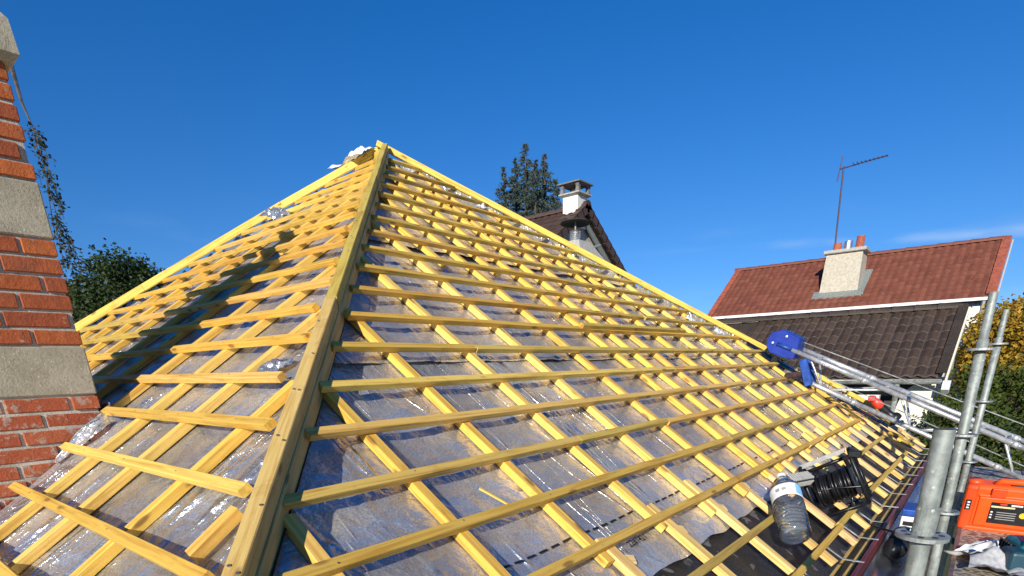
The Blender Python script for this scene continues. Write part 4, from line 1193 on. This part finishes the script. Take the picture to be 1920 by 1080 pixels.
# ------------------------------------------------------------------ scaffold
sf = thing('scaffold', 'galvanised tube scaffold with disc rosettes along the eave', 'scaffold', (-.42, -3.33, GZ))
def standard(x, yt, zt, yb, zb, r, discs, spigot=0):
    k = (yb - yt) / (zb - zt)
    at = lambda z: V(x, yt + k * (z - zt) * (1 if z > zb - .3 else 1), z) if z > -2.6 else V(x, yt + k * (-2.6 - zt), z)
    mb = MB(); ztop = zt
    vs = [at(ztop), at((zt + zb) / 2), at(zb), at(-2.6), at(GZ)]
    if spigot:      # thinner jointing spigot above the top rosette
        z1 = discs[0]
        mb.tube([at(ztop), at(z1 + .03), at(z1 + .028), at(zb), at(-2.6), at(GZ)], [r * .78, r * .78, r, r, r, r], 20, cap=False)
    else: mb.tube(vs, r, 20, cap=False)
    n = 20
    # rim and the bore, its inner shade put into a dark colour
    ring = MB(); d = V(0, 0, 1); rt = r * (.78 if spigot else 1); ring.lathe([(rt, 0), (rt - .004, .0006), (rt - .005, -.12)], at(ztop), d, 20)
    st_ = mb.build('standard', 'galvanised_dull', sf, (x, yt, GZ), smooth=True); ring.build('tube_mouth', 'soot_and_hollow_shade', st_)
    for z in discs:
        p = at(z); q = MB(); R0, R1 = r + .001, r * 2.55
        q.lathe([(R0, -.0035), (R1, -.0035), (R1, .0035), (R0, .0035)], p, (0, 0, 1), 28); q.build('rosette', 'galvanised', st_, p)
        for a in range(8):
            an_ = a * math.pi / 4; hm = MB(); hm.lathe([(.0, .0), (.005, 0), (.005, .0008), (0, .0008)], p + V(math.cos(an_), math.sin(an_), 0) * r * 1.75 + V(0, 0, .0036), (0, 0, 1), 8); hm.build('rosette_hole', 'soot_and_hollow_shade', st_)  # dark discs for the holes, their shade put into the colour
    return st_, at
s1, at1 = standard(-1.66, -3.311, -1.438, -3.318, -1.698, .0158, [-1.622])
mb = MB(); mb.lathe([(.0159, 0), (.0176, .002), (.0176, .058), (.0159, .060)], at1(-1.628), (0, 0, 1), 24); sl = mb.build('sleeve', 'galvanised_dull', s1, at1(-1.62), smooth=False)
for a in range(5):
    for z in (.014, .055):
        q = at1(-1.628 + z) + V(math.cos(a * 1.25 + z * 20), math.sin(a * 1.25 + z * 20), 0) * .0174; m = MB(); m.lathe([(.0032, -.001), (.0032, .0015), (0, .0018)], q, q - at1(-1.628 + z), 7); m.build('rivet', 'galvanised', sl)
s2, at2 = standard(-.42, -3.307, -1.145, -3.326, -1.729, .0158, [-1.309, -1.576, -1.84], 1)
s3, at3 = standard(.92, -3.349, -1.128, -3.358, -1.929, .0158, [-1.28, -1.548, -1.85], 1)
# transom from the nearest post to the deck
for x in (-1.66, -.42, .92):
    mb = MB(); mb.tube([(x, -3.33, -2.185), (x, -4.1, -2.185)], .0158, 12); mb.build('transom', 'galvanised', sf, smooth=True)
for i, (x0, x1) in enumerate(((-3.6, -.44), (-.40, .90), (.94, 2.6))):
    for j, (y0, y1) in enumerate(((-3.385, -3.69), (-3.70, -4.01))):
        dk = thing('deck_plank', ('perforated metal scaffold deck plank ' + ('under the camera', 'in front of the orange case', 'beyond the orange case')[i] + (', inner row', ', outer row')[j]), 'deck plank', ((x0 + x1) / 2, (y0 + y1) / 2, -2.165), 'scaffold deck planks')
        mb = MB(); mb.box(((x0 + x1) / 2, (y0 + y1) / 2, -2.126), (x1 - x0 - .06, abs(y1 - y0) - .03, .006)); mb.build('mesh_surface', 'deck_mesh', dk, ((x0 + x1) / 2, (y0 + y1) / 2, -2.126))
        mb = MB()
        for y in (y0 - .008, y1 + .008): mb.box(((x0 + x1) / 2, y, -2.14), (x1 - x0, .016, .045))
        for x in (x0 + .012, x1 - .012): mb.box((x, (y0 + y1) / 2, -2.14), (.024, abs(y1 - y0) - .034, .042))
        mb.build('frame', 'deck_frame', dk, ((x0 + x1) / 2, (y0 + y1) / 2, -2.14))

# ------------------------------------------------------------------ roof hoist
ho = thing('roof_hoist', 'aluminium ladder hoist with a blue pulley head lying on the right of the roof', 'hoist', (2.1, -2.2, -1.45))
def c1(s): return V(2.0, -2.148, -1.261).lerp(V(2.0, -3.617, -1.896), s)
def c2(s): return V(2.2, -2.173, -1.257).lerp(V(2.2, -3.617, -1.875), s)
def c3(s): return V(2.1, -2.087, -1.415).lerp(V(2.1, -3.560, -2.058), s)
SE = 4.6
for nm_, c_, s0 in (('rail', c1, -.01), ('rail', c2, 0), ('lower_rail', c3, 0)):
    mb = MB(); mb.tube([c_(s0), c_(.35)], .0165, 12); mb.tube([c_(.35), c_(.97)], .0165, 12); mb.tube([c_(.97), c_(SE)], .0165, 12)
    for s in (.35, .97): mb.tube([c_(s - .012), c_(s + .012)], .020, 12)
    mb.build(nm_, 'aluminium', ho, smooth=True)
ss = .09
k = 0
while ss < 2.6:
    for cc in (c1, c2):
        mb = MB(); a = cc(ss); b = c3(ss + .10); mb.tube([a, a.lerp(b, .9) + V(0, 0, .01), b], .0075, 7); b2 = c3(ss + .125); a2 = cc(ss + .36)
        mb.tube([b2, b2.lerp(a2, .08) + V(0, 0, .0), a2], .0075, 7); mb.build('strut', 'aluminium', ho, smooth=True)
    mb = MB(); mb.tube([c1(ss + .02), c2(ss + .02)], .009, 7); mb.build('rung', 'aluminium', ho, smooth=True)
    ss += .42
# blue head: pulley guard of rounded plates
mb = MB(); hx0, hx1 = 1.99, 2.17
prof = [(-1.962, -1.170), (-1.992, -1.128), (-2.07, -1.116), (-2.195, -1.182), (-2.188, -1.262), (-2.168, -1.326), (-2.10, -1.318), (-1.985, -1.272), (-1.958, -1.225)]
mb.prism([(hx0, y, z) for y, z in prof], (hx1 - hx0, 0, 0))
hd = mb.build('head_guard', 'blue_plastic', ho, (2.1, -2.08, -1.2))
bm = bmesh.new(); bm.from_mesh(hd.data); bmesh.ops.bevel(bm, geom=[e for e in bm.edges], offset=.004, segments=1, affect='EDGES'); bm.to_mesh(hd.data); bm.free()
mb = MB(); mb.tube([c1(.0) + V(-.012, 0, 0), c1(-.075) + V(-.012, 0, 0)], .013, 12); mb.build('rail_end', 'blue_steel', hd, smooth=True)
for y, z in ((-2.005, -1.205), (-2.10, -1.165)):
    mb = MB(); mb.lathe([(.009, 0), (.009, .010), (0, .012)], (1.990, y, z), (-1, 0, 0), 8); mb.build('bolt', 'aluminium', hd)
mb = MB(); mb.lathe([(0, 0), (.022, 0), (.022, .03), (0, .03)], (2.0, -2.03, -1.325), (1, 0, 0), 14); mb.build('roller', 'black_steel', hd)
# blue stand and rusty foot tube on the battens
for x in (2.0, 2.13):
    mb = MB(); mb.cbox((x, -2.268, -1.425), (.028, .055, .20), .004, Matrix.Rotation(-.36, 3, 'X')); mb.build('stand', 'blue_steel', ho, (x, -2.268, -1.425))
mb = MB(); mb.tube([(1.74, -2.205, -1.440), (2.20, -2.245, -1.44)], .022, 14, cap=False); ft = mb.build('foot_tube', 'rust', ho, smooth=True)
mb = MB(); mb.lathe([(.0, .002), (.0185, .002), (.0185, -.0005), (.0222, -.0005)], (1.74, -2.205, -1.440), (1, -.085, 0), 14); mb.build('tube_bore', 'soot_and_hollow_shade', ft)  # dark disc closing the open end; shade of the bore put into colour
mb = MB(); mb.tube([(2.15, -2.18, -1.205), (2.15, -3.0, -1.53), (2.15, -3.60, -1.768), (2.15, -5.6, -2.62)], .0035, 5); mb.build('cable', 'galvanised', ho)
mb = MB(); mb.tube([(2.1, -2.4, -1.47), (2.1, -3.0, -1.735), (2.1, -5.4, -2.80)], .0035, 5); mb.build('cable', 'galvanised', ho)

# ------------------------------------------------------------------ things lying about
# loose battens and offcuts
def loose(x0, d0, x1, d1, n, w=BW, h=BH, mat='batten_wood', label='', up=NA, group='wood offcuts along the right hip'):
    a, b = PA(x0, d0, n), PA(x1, d1, n); o = timber('wood_offcut', a, b, w, h, NA, mat)
    tag(o, label, 'wood offcut', group if group else None); return o
loose(-.335, 1.742, .935, 1.728, BH / 2 + .001, label='long loose batten resting on the right slope just above a fixed row', group=None)
loose(.62, 1.60, 1.02, 1.585, -BH * .2, label='short loose batten end lying one row above the long loose batten', group=None)
oc = [(2.25, 2.13, 2.42, 2.02), (2.38, 2.26, 2.60, 2.23), (2.30, 2.36, 2.55, 2.43), (2.52, 2.38, 2.75, 2.34), (2.34, 2.50, 2.62, 2.62), (2.60, 2.52, 2.83, 2.50), (2.48, 2.66, 2.80, 2.75), (2.66, 2.62, 2.95, 2.66), (2.75, 2.78, 3.02, 2.72), (2.52, 2.84, 2.70, 2.92), (2.84, 2.88, 3.10, 2.86), (2.30, 2.70, 2.44, 2.60), (2.92, 2.94, 3.15, 3.0), (2.2, 2.58, 2.30, 2.47), (2.42, 2.92, 2.60, 2.99), (2.28, 2.21, 2.37, 2.30)]
ORD = ['first', 'second', 'third', 'fourth', 'fifth', 'sixth', 'seventh', 'eighth', 'ninth', 'tenth', 'eleventh', 'twelfth', 'thirteenth', 'fourteenth', 'fifteenth', 'sixteenth']
oc.sort(key=lambda q: q[1] + q[3])
for k, (a, b, c, d) in enumerate(oc):
    loose(a, b, c, d, -.028 + .012 * (k % 3), w=R.uniform(.022, .045), h=R.uniform(.012, .02), mat=('tail_wood', 'counter_wood', 'hip_face_wood')[k % 3], label=ORD[k] + ' short yellow wood offcut down the right hip, counted from the hoist foot')
loose(2.62, 2.57, 3.25, 2.93, .012, w=.05, h=.012, mat='tail_wood', label='pale broad board lying down the right hip beside the power tool', group=None)
o = timber('wood_sliver', PA(-1.80, 2.40, UA + .004), PA(-1.755, 2.475, UA + .004), .008, .004, NA, 'hip_face_wood'); tag(o, 'thin yellow wood sliver lying on the foil of the right slope', 'wood offcut')
# dark flashing strip by the right hip
mb = MB(); q = [(2.02, 1.80), (2.12, 2.02), (2.26, 2.2), (2.36, 2.4), (2.5, 2.62), (2.64, 2.8)]
vs = [];
for x, d in q: vs += [PA(x - .022, d + .01, -.010 + .006 * noise.noise(V(x * 9, d, 0))), PA(x + .03, d - .01, .002 + .006 * noise.noise(V(x * 9, d, 3)))]
mb.add(vs, [(i * 2, i * 2 + 1, i * 2 + 3, i * 2 + 2) for i in range(len(q) - 1)]); o = mb.build('flashing_strip', 'black_steel', None, PA(2.3, 2.3)); tag(o, 'dark bent metal flashing strip lying along the right hip', 'flashing')
md = o.modifiers.new('thick', 'SOLIDIFY'); md.thickness = .003

# crumpled sheets at the top of the left slope
def rag(name, label, cat, c, ex, ey, n, amp, mat, seed, nu=26, nv=18, fr=1.0):
    mb = MB(); vs = []; fs = []; c = V(c); ex, ey, n = V(ex), V(ey), V(n)
    for j in range(nv + 1):
        for i in range(nu + 1):
            u, v = i / nu * 2 - 1, j / nv * 2 - 1; e = 1 + (.25 if fr >= 1 else .06) * noise.noise(V(math.atan2(v, u) * 1.2, seed, 0))
            h = amp * (fbm(V(u * 1.6 * fr, v * 1.6 * fr, seed), 4 if fr >= 1 else 2) + .6 * abs(noise.noise(V(u * 3.4 * fr, v * 3.4 * fr, seed + 5)))) * (1.15 - .5 * (u * u + v * v))
            vs.append(c + ex * u * e + ey * v * e + n * h)
    for j in range(nv):
        for i in range(nu): q = j * (nu + 1) + i; fs.append((q, q + 1, q + nu + 2, q + nu + 1))
    mb.add(vs, fs); o = mb.build(name, mat, None, c, smooth=True, fix=False); tag(o, label, cat); return o
rag('plastic_sheet', 'white crumpled plastic bunched on the left hip just below the peak', 'plastic sheet', (-.05, .30, .01), V(.02, .20, .0), V(-.08, 0, -.03), V(-.2, -.1, 1), .075, 'white_plastic', 2, 34, 22, .5)
rag('foil_scrap', 'silver foil flap sticking up at the left hip above the chimney shadow', 'foil scrap', (-.60, .44, -.365), V(-.02, .10, .02), V(-.05, -.02, -.035), NB, .028, 'foil_left', 6)
rag('foil_scrap', 'curled foil flap by the near hip on the left slope', 'foil scrap', PB(-1.78, 2.0, -.030), V(0, .06, .0), DB * .04, NB, .016, 'foil_left', 9)
for k, (x, d, lab) in enumerate(((.36, .11, 'topmost'), (.48, .40, 'second from the top'), (1.55, 1.52, 'third from the top'), (1.80, 1.66, 'lowest'))):
    rag('mortar_scrap', 'white scrap of plastic beside the right hip, ' + lab + ' of four', 'plastic scrap', PA(x, d, -.022), V(.055, 0, 0), DA * .03, NA, .03, 'white_plastic', 12 + k, 12, 8)

# water bottle
B0, B1 = V(-.782, -2.940, -1.912), V(-.570, -2.820, -1.764)
axb = (B1 - B0).normalized(); bt = thing('water_bottle', 'clear plastic water bottle with white label lying on the tail rafters', 'bottle', B0)
RB = 1.26      # a big bottle
prof = [(.0, .004), (.030, .0), (.040, .006), (.042, .016)]
h = .024
for k in range(8): prof += [(.0425, h), (.0425, h + .007), (.0385, h + .0115), (.0385, h + .0135)]; h += .0168
prof += [(.0425, h + .004), (.0425, .162), (.0405, .167), (.0405, .224), (.0425, .229), (.040, .240), (.030, .266), (.018, .288), (.0135, .296), (.0135, .304), (.0155, .306), (.0155, .309), (.0128, .311), (.0128, .322)]
dent = lambda r, h, t: (r * RB if h < .285 else r * (RB + (1.05 - RB) * min(1, (h - .285) / .02))) * (1 + .016 * math.sin(3 * t + h * 12) + .012 * math.cos(5 * t - h * 25))
mb = MB(); mb.lathe(prof, B0, axb, 40, dent); bo_ = mb.build('body', 'pet', bt, B0, smooth=True)
mb = MB(); mb.lathe([(.0424, .166), (.0420, .170), (.0420, .222), (.0424, .226)], B0, axb, 40, dent); lb = mb.build('label_band', 'label_white', bt, B0, smooth=True)
md = lb.modifiers.new('wall', 'SOLIDIFY'); md.thickness = .0005; md.offset = 1
# blue end and small print on the label
a_ = axb.orthogonal().normalized(); b_ = axb.cross(a_)
def ringpatch(t0, t1, h0, h1, mat, r=.0442, n=6):
    vs = []
    for k in range(n + 1):
        t = t0 + (t1 - t0) * k / n; d = a_ * math.cos(t) + b_ * math.sin(t)
        for hh in (h0, h1): vs.append(B0 + axb * hh + d * dent(r, hh, t))
    m = MB(); m.add(vs, [(i * 2, i * 2 + 1, i * 2 + 3, i * 2 + 2) for i in range(n)]); return m.build('label_print', mat, lb)
tocam = (CAM - B0); tc_ = math.atan2(tocam.dot(b_), tocam.dot(a_))
ringpatch(tc_ + .75, tc_ + 1.3, .172, .220, 'label_blue', .0436)
ringpatch(tc_ - .15, tc_ + .12, .190, .204, 'grey_plastic', .0436); ringpatch(tc_ - .55, tc_ - .30, .190, .206, 'grey_plastic', .0436)
mb = MB(); wp = [(0, .005)] + [(r * .965, hh) for r, hh in prof[1:] if hh < .118] + [(0, .119)]; mb.lathe(wp, B0, axb, 32, dent); mb.build('water', 'water', bt, B0, smooth=True)
mb = MB(); mb.lathe([(.0168, .303), (.0168, .318), (.0155, .3205), (0, .3205)], B0, axb, 24); mb.build('neck_ring', 'white_plastic', bt, B0, smooth=False)

# cable reel
rl = thing('cable_reel', 'black cable reel with grey handle standing on the tail rafters', 'cable reel', (.12, -2.9, -1.95))
cR = V(.06, -2.905, -1.880); XA = V(.10, -.87, .48).normalized()      # axle
e1 = V(0, -.48, -.877); e1 = (e1 - XA * e1.dot(XA)).normalized(); e2 = e1.cross(XA)      # plane of the flanges
if e2.x > 0: e2 = -e2
RS = .82
def RP(x, u, v): return cR + (XA * x + e1 * u + e2 * v) * RS
for x in (-.125, .125):
    mb = MB(); hw, hh = .125, .085
    pts = [RP(x, a, b) for a, b in ((-hw - .045, -.0), (-hw - .045, hh - .03), (-hw, hh + .012), (hw - .02, hh + .012), (hw + .012, hh - .02), (hw + .012, -hh - .01), (-hw, -hh - .01), (-hw - .045, -.0))]
    mb.tube(pts, .0085, 8); mb.build('frame_tube', 'black_steel', rl, smooth=True)
for x in (-.092, .092):
    mb = MB(); n = 28; mb.lathe([(.018, -.003), (.080, -.003), (.085, 0), (.080, .003), (.018, .003)], RP(x, 0, 0), XA, n); mb.build('flange', 'black_plastic', rl, RP(x, 0, 0))
mb = MB(); mb.lathe([(.04, -.073), (.04, .073)], RP(0, 0, 0), XA, 20); mb.build('drum', 'black_plastic', rl, RP(0, 0, 0), smooth=True)
mb = MB()
for layer, (r, n) in enumerate(((.062, 15), (.074, 14), (.085, 11))):
    pts = []
    for k in range(n * 16 + 1):
        t = 2 * math.pi * k / 16; xx = -.08 + .16 * k / (n * 16) + .004 * math.sin(t * .37 + layer * 2); rr = r + .004 * math.sin(t * 1.3 + layer) + .003 * noise.noise(V(t * .8, layer, 0))
        pts.append(RP(xx, rr * math.cos(t), rr * math.sin(t)))
    mb.tube(pts, .0058, 6)
mb.build('cable_winding', 'cable_black', rl, smooth=True)
mb = MB(); pts = [RP(-.155, -.16, .03), RP(-.155, -.185, .065), RP(-.10, -.20, .085)]
# grey grip of the handle with finger waves
top = []
for k in range(13):
    f_ = k / 12; top.append((-.155 + .26 * f_, -.178, .060 + .0)); 
vs = []
for k in range(13):
    f_ = k / 12; x = -.125 + .23 * f_; wv = .006 * math.sin(f_ * 5 * 2 * math.pi)
    vs += [RP(x, -.184, .028), RP(x, -.160 + wv * .6, .028), RP(x, -.160 + wv * .6, .008), RP(x, -.184, .008)]
fs = [(i * 4 + k, i * 4 + (k + 1) % 4, i * 4 + 4 + (k + 1) % 4, i * 4 + 4 + k) for i in range(12) for k in range(4)] + [(3, 2, 1, 0), (48, 49, 50, 51)]
mb = MB(); mb.add(vs, fs); mb.build('handle', 'grey_plastic', rl)
mb = MB(); mb.tube([RP(.10, -.08, .06), RP(.098, -.13, .09), RP(.13, -.135, .095)], .010, 7); mb.cbox(RP(.15, -.135, .098), (.03, .05, .03), .004); mb.build('crank', 'black_plastic', rl)
for u_, v_ in ((.137, -.085), (.137, .085), (-.125, -.095)):
    mb = MB(); mb.tube([RP(-.125, u_, v_), RP(.125, u_, v_)], .009, 8); mb.build('base_bar', 'black_steel', rl, smooth=True)
# its loose end runs over the fascia
o = MB().tube([RP(.05, .09, -.02), RP(.03, .15, -.05), PA(.10, 3.08, -.02), V(-.05, -3.16, -2.03), V(-.12, -3.24, -2.05), V(-.16, -3.30, -2.10), V(-.15, -3.33, -2.4)], .0048, 6).build('loose_cable', 'cable_black', rl, smooth=True)
# multi socket strip
ps = thing('socket_strip', 'black socket strip with a row of ribs leaning on the bottle neck', 'power strip', PA(-.25, 2.77, .01))
a0 = PA(-.40, 2.755, .022); a1 = PA(-.09, 2.80, .030); dx = (a1 - a0).normalized(); up_ = (NA - dx * NA.dot(dx)).normalized(); dy = up_.cross(dx)
rot = Matrix(((dx.x, dy.x, up_.x), (dx.y, dy.y, up_.y), (dx.z, dy.z, up_.z)))
mb = MB(); mb.rbox((a0 + a1) / 2, (.30, .052, .038), .008, rot, 2); pb = mb.build('body', 'black_plastic', ps)
for k in range(10):
    p = a0.lerp(a1, .28 + .07 * k); mb = MB(); mb.cbox(p + up_ * .020 - dy * .0, (.010, .044, .010), .0015, rot); mb.build('rib', 'grey_plastic', pb)
    mb = MB(); mb.cbox(p - dy * .028, (.010, .008, .026), .0015, rot); mb.build('rib', 'grey_plastic', pb)
MB().tube([a1, a1 + dx * .05 + up_ * .01, RP(-.10, -.02, .09), RP(.0, .0, .098), RP(.12, .04, .10), RP(.2, .03, .06)], .0042, 6).build('lead', 'cable_black', ps, smooth=True)
# plug and clip beside the reel
pg = thing('plug', 'black plug on a pale blue and white connector beside the reel', 'plug', PA(.42, 2.93))
mb = MB(); mb.rbox(PA(.36, 2.90, .012), (.13, .045, .03), .008, Matrix.Rotation(-.25, 3, 'Z'), 2); mb.build('connector', 'white_plastic', pg)
mb = MB(); mb.rbox(PA(.30, 2.885, .02), (.05, .05, .022), .006, Matrix.Rotation(-.25, 3, 'Z'), 2); mb.build('sleeve', 'label_blue', pg)
mb = MB(); mb.lathe([(0, 0), (.02, .003), (.026, .02), (.024, .05), (.012, .062), (.012, .08)], PA(.43, 2.915, .014), (1, -.2, .1), 14); mb.build('plug_body', 'black_plastic', pg, smooth=True)
MB().tube([PA(.49, 2.93, .02), PA(.52, 2.96, .015), PA(.47, 3.0, .0), PA(.40, 2.99, -.005)], .005, 6).build('lead', 'cable_black', pg, smooth=True)

# red and black cordless tool on the right hip
tl = thing('power_tool', 'red and black cordless tool lying on the right hip under the hoist rails', 'power tool', (2.9, -2.75, -1.78))
ta, tb_ = V(2.86, -2.640, -1.675), V(2.93, -2.80, -1.815); dv = (tb_ - ta).normalized()
mb = MB(); mb.lathe([(0, -.01), (.026, -.006), (.034, .01), (.036, .05), (.030, .075), (.028, .08)], ta, dv, 16); mb.build('motor_housing', 'red_plastic', tl, smooth=True)
mb = MB(); mb.rbox(ta + V(0, .018, .018), (.07, .055, .04), .008, None, 2); mb.build('battery', 'label_red', tl)
mb = MB(); mb.rbox(ta + V(-.002, .022, .036), (.05, .04, .012), .004, None, 2); mb.build('battery_clip', 'black_plastic', tl)
mb = MB(); mb.lathe([(.029, .075), (.030, .10), (.026, .15), (.030, .19), (.045, .205), (.052, .22), (.05, .25), (0, .255)], ta, dv, 18); mb.build('grip', 'black_plastic', tl, smooth=True)
mb = MB(); mb.lathe([(0, -.012), (.055, -.008), (.06, .0), (.055, .010), (0, .012)], ta + dv * .235 + V(.01, -.01, -.035), V(.2, .3, 1), 20); mb.build('disc_guard', 'black_steel', tl)
# orange tool case standing on the deck
oc_ = thing('tool_case', 'bright orange plastic tool case standing on the scaffold deck', 'tool case', (.62, -3.60, -2.122))
tl_ = Matrix.Rotation(math.radians(-10), 3, 'Y')
cc0 = V(.60, -3.60, -2.005); SZ = (.10, .43, .225)
def CP(a, b, c): return cc0 + tl_ @ V(a, b, c)
mb = MB(); mb.rbox(cc0, SZ, .018, tl_, 3); body = mb.build('shell', 'orange_plastic', oc_, cc0)
mb = MB(); mb.rbox(CP(-.052, 0, -.012), (.014, .33, .145), .005, tl_, 2); fr_ = mb.build('front_panel', 'orange_plastic', oc_, cc0)
for yy in (.198, -.198):
    mb = MB(); mb.rbox(CP(-.035, yy, .0), (.055, .05, .23), .016, tl_, 3); mb.build('corner_bumper', 'orange_dark', oc_, cc0)
mb = MB(); mb.tube([CP(0, .195, .095), CP(-.0, .195, .125)], .028, 14); mb.build('corner_knob', 'orange_dark', oc_, smooth=True)
mb = MB()
mb.tube([CP(-.01, .12, .108), CP(-.012, .10, .128), CP(-.012, -.10, .128), CP(-.01, -.12, .108)], .014, 10); mb.build('handle', 'orange_plastic', oc_, smooth=True)
mb = MB(); mb.rbox(CP(-.012, 0, .112), (.03, .13, .012), .004, tl_, 2); mb.build('handle_gap', 'soot_and_hollow_shade', oc_)  # solid dark insert; shade beneath the handle is put into its colour
for yy in (.10, -.10): mb = MB(); mb.rbox(CP(-.058, yy, .085), (.012, .055, .045), .004, tl_, 2); mb.build('latch', 'orange_dark', oc_)
mb = MB(); mb.rbox(CP(-.053, 0, -.1), (.02, .40, .02), .006, tl_, 2); mb.build('bottom_rib', 'orange_plastic', oc_)
mb = MB(); mb.rbox(CP(-.053, 0, .066), (.012, .34, .012), .004, tl_, 2); mb.build('top_rib', 'orange_plastic', oc_)
mb = MB(); mb.rbox(CP(-.0600, -.005, -.012), (.003, .245, .105), .0012, tl_, 1); lab = mb.build('label_plate', 'label_black', oc_)
def lp(y0, y1, z0, z1, mat, dx=.0024):
    m = MB(); m.box(CP(-.0600 - dx, -(y0 + y1) / 2, (z0 + z1) / 2), (.0008, abs(y1 - y0), abs(z1 - z0)), tl_); return m.build('label_print', mat, lab)
lp(-.115, -.03, .016, .024, 'label_cream')
for k in range(4): lp(-.09, -.02, -.008 - k * .011, -.0045 - k * .011, 'grey_plastic')
for k in range(3): lp(-.112, -.104, -.010 - k * .014, -.004 - k * .014, 'label_white')
m = MB(); m.lathe([(0, 0), (.014, 0), (.014, .001), (0, .001)], CP(-.0622, -.005, -.012), tl_ @ V(-1, 0, 0), 20); m.build('label_print', 'label_yellow', lab)
m = MB(); m.box(CP(-.0624, -.045, .0), (.0008, .03, .014), tl_ @ Matrix.Rotation(.4, 3, 'X')); m.box(CP(-.0624, -.055, -.012), (.0008, .012, .02), tl_); m.build('label_print', 'label_red', lab)
for yy in (.02, .045, .075): lp(yy, yy + .016, -.048, -.038, 'label_cream')
lp(-.085, -.06, .030, .037, 'label_red'); lp(-.045, -.005, .029, .036, 'label_white'); lp(.03, .075, .030, .035, 'label_red')
mb = MB(); mb.rbox(CP(-.064, .20, .018), (.004, .02, .05), .001, tl_, 1); sp = mb.build('side_plate', 'label_black', oc_)
for k in range(3):
    m = MB(); m.box(CP(-.0666, .20 , .032 - k * .014), (.0008, .010, .007), tl_); m.build('label_print', 'label_white', sp)

# bag and teal tool in the corner
rag('work_bag', 'grey and white cloth bag slumped on the deck in the lower right corner', 'bag', (.12, -3.50, -2.09), V(.13, -.06, .0), V(.02, -.10, .0), V(0, 0, 1), .08, 'white_cloth', 33, 30, 24, .5)
rag('dark_cloth', 'dark grey cloth lying below the white bag at the bottom right', 'cloth', (-.08, -3.53, -2.095), V(.11, 0, .0), V(.02, -.09, .0), V(0, 0, 1), .06, 'grey_cloth', 36, 30, 24, .5)
tt = thing('teal_tool', 'teal and dark power tool on the deck in the lower right corner', 'power tool', (.0, -3.62, -2.122))
rt_ = Matrix.Rotation(.35, 3, 'Z')
mb = MB(); mb.rbox((.05, -3.60, -2.06), (.16, .085, .09), .02, rt_, 3); mb.build('motor_housing', 'teal_plastic', tt)
mb = MB(); mb.rbox((-.04, -3.575, -2.075), (.10, .07, .08), .015, rt_, 3); mb.build('battery', 'teal_dark', tt)
mb = MB()
for k in range(5): mb.box((.02 + .02 * k, -3.556 + .007 * k, -2.05), (.008, .006, .035), rt_)
mb.build('vent_slots', 'soot_and_hollow_shade', tt)  # dark bars for the slots, their inner shade put into the colour
mb = MB(); mb.tube([(-.02, -3.60, -2.03), (.03, -3.61, -1.985), (.12, -3.62, -2.0)], .018, 10); mb.build('grip', 'teal_dark', tt, smooth=True)

# tins and leaves in the gutter
tn = thing('tin', 'dark blue topped tin with a white side standing in the gutter behind the front pole', 'tin', (.40, -3.20, -2.15))
mb = MB(); mb.rbox((.40, -3.205, -2.09), (.17, .085, .10), .008, None, 2); mb.build('can', 'white_paint', tn)
mb = MB(); mb.rbox((.40, -3.205, -2.025), (.178, .09, .035), .006, None, 2); mb.build('lid', 'blue_steel', tn)
mb = MB(); mb.box((.313, -3.205, -2.075), (.002, .06, .02)); mb.build('label', 'label_black', tn)
pipe = MB().tube([(-.05, -3.19, -2.105), (.18, -3.195, -2.10)], .045, 16); pipe = pipe.build('pipe_sleeve', 'black_plastic', None, (.06, -3.19, -2.1), smooth=True); tag(pipe, 'black pipe sleeve lying in the zinc gutter beside the front pole', 'pipe')
mb = MB(); rnd = random.Random(5)
for k in range(46): leaf_quads(mb, V(-.62 + rnd.uniform(-.10, .10), -3.19 + rnd.uniform(-.03, .03), -2.125 + rnd.uniform(-.02, .025)), 1, .004, .045, rnd, asp=.8)
o = mb.build('fallen_leaves', 'dry_leaf', None, (-.62, -3.19, -2.15), fix=False); tag(o, 'small heap of dry brown leaves in the zinc gutter', 'leaves'); o['kind'] = 'stuff'
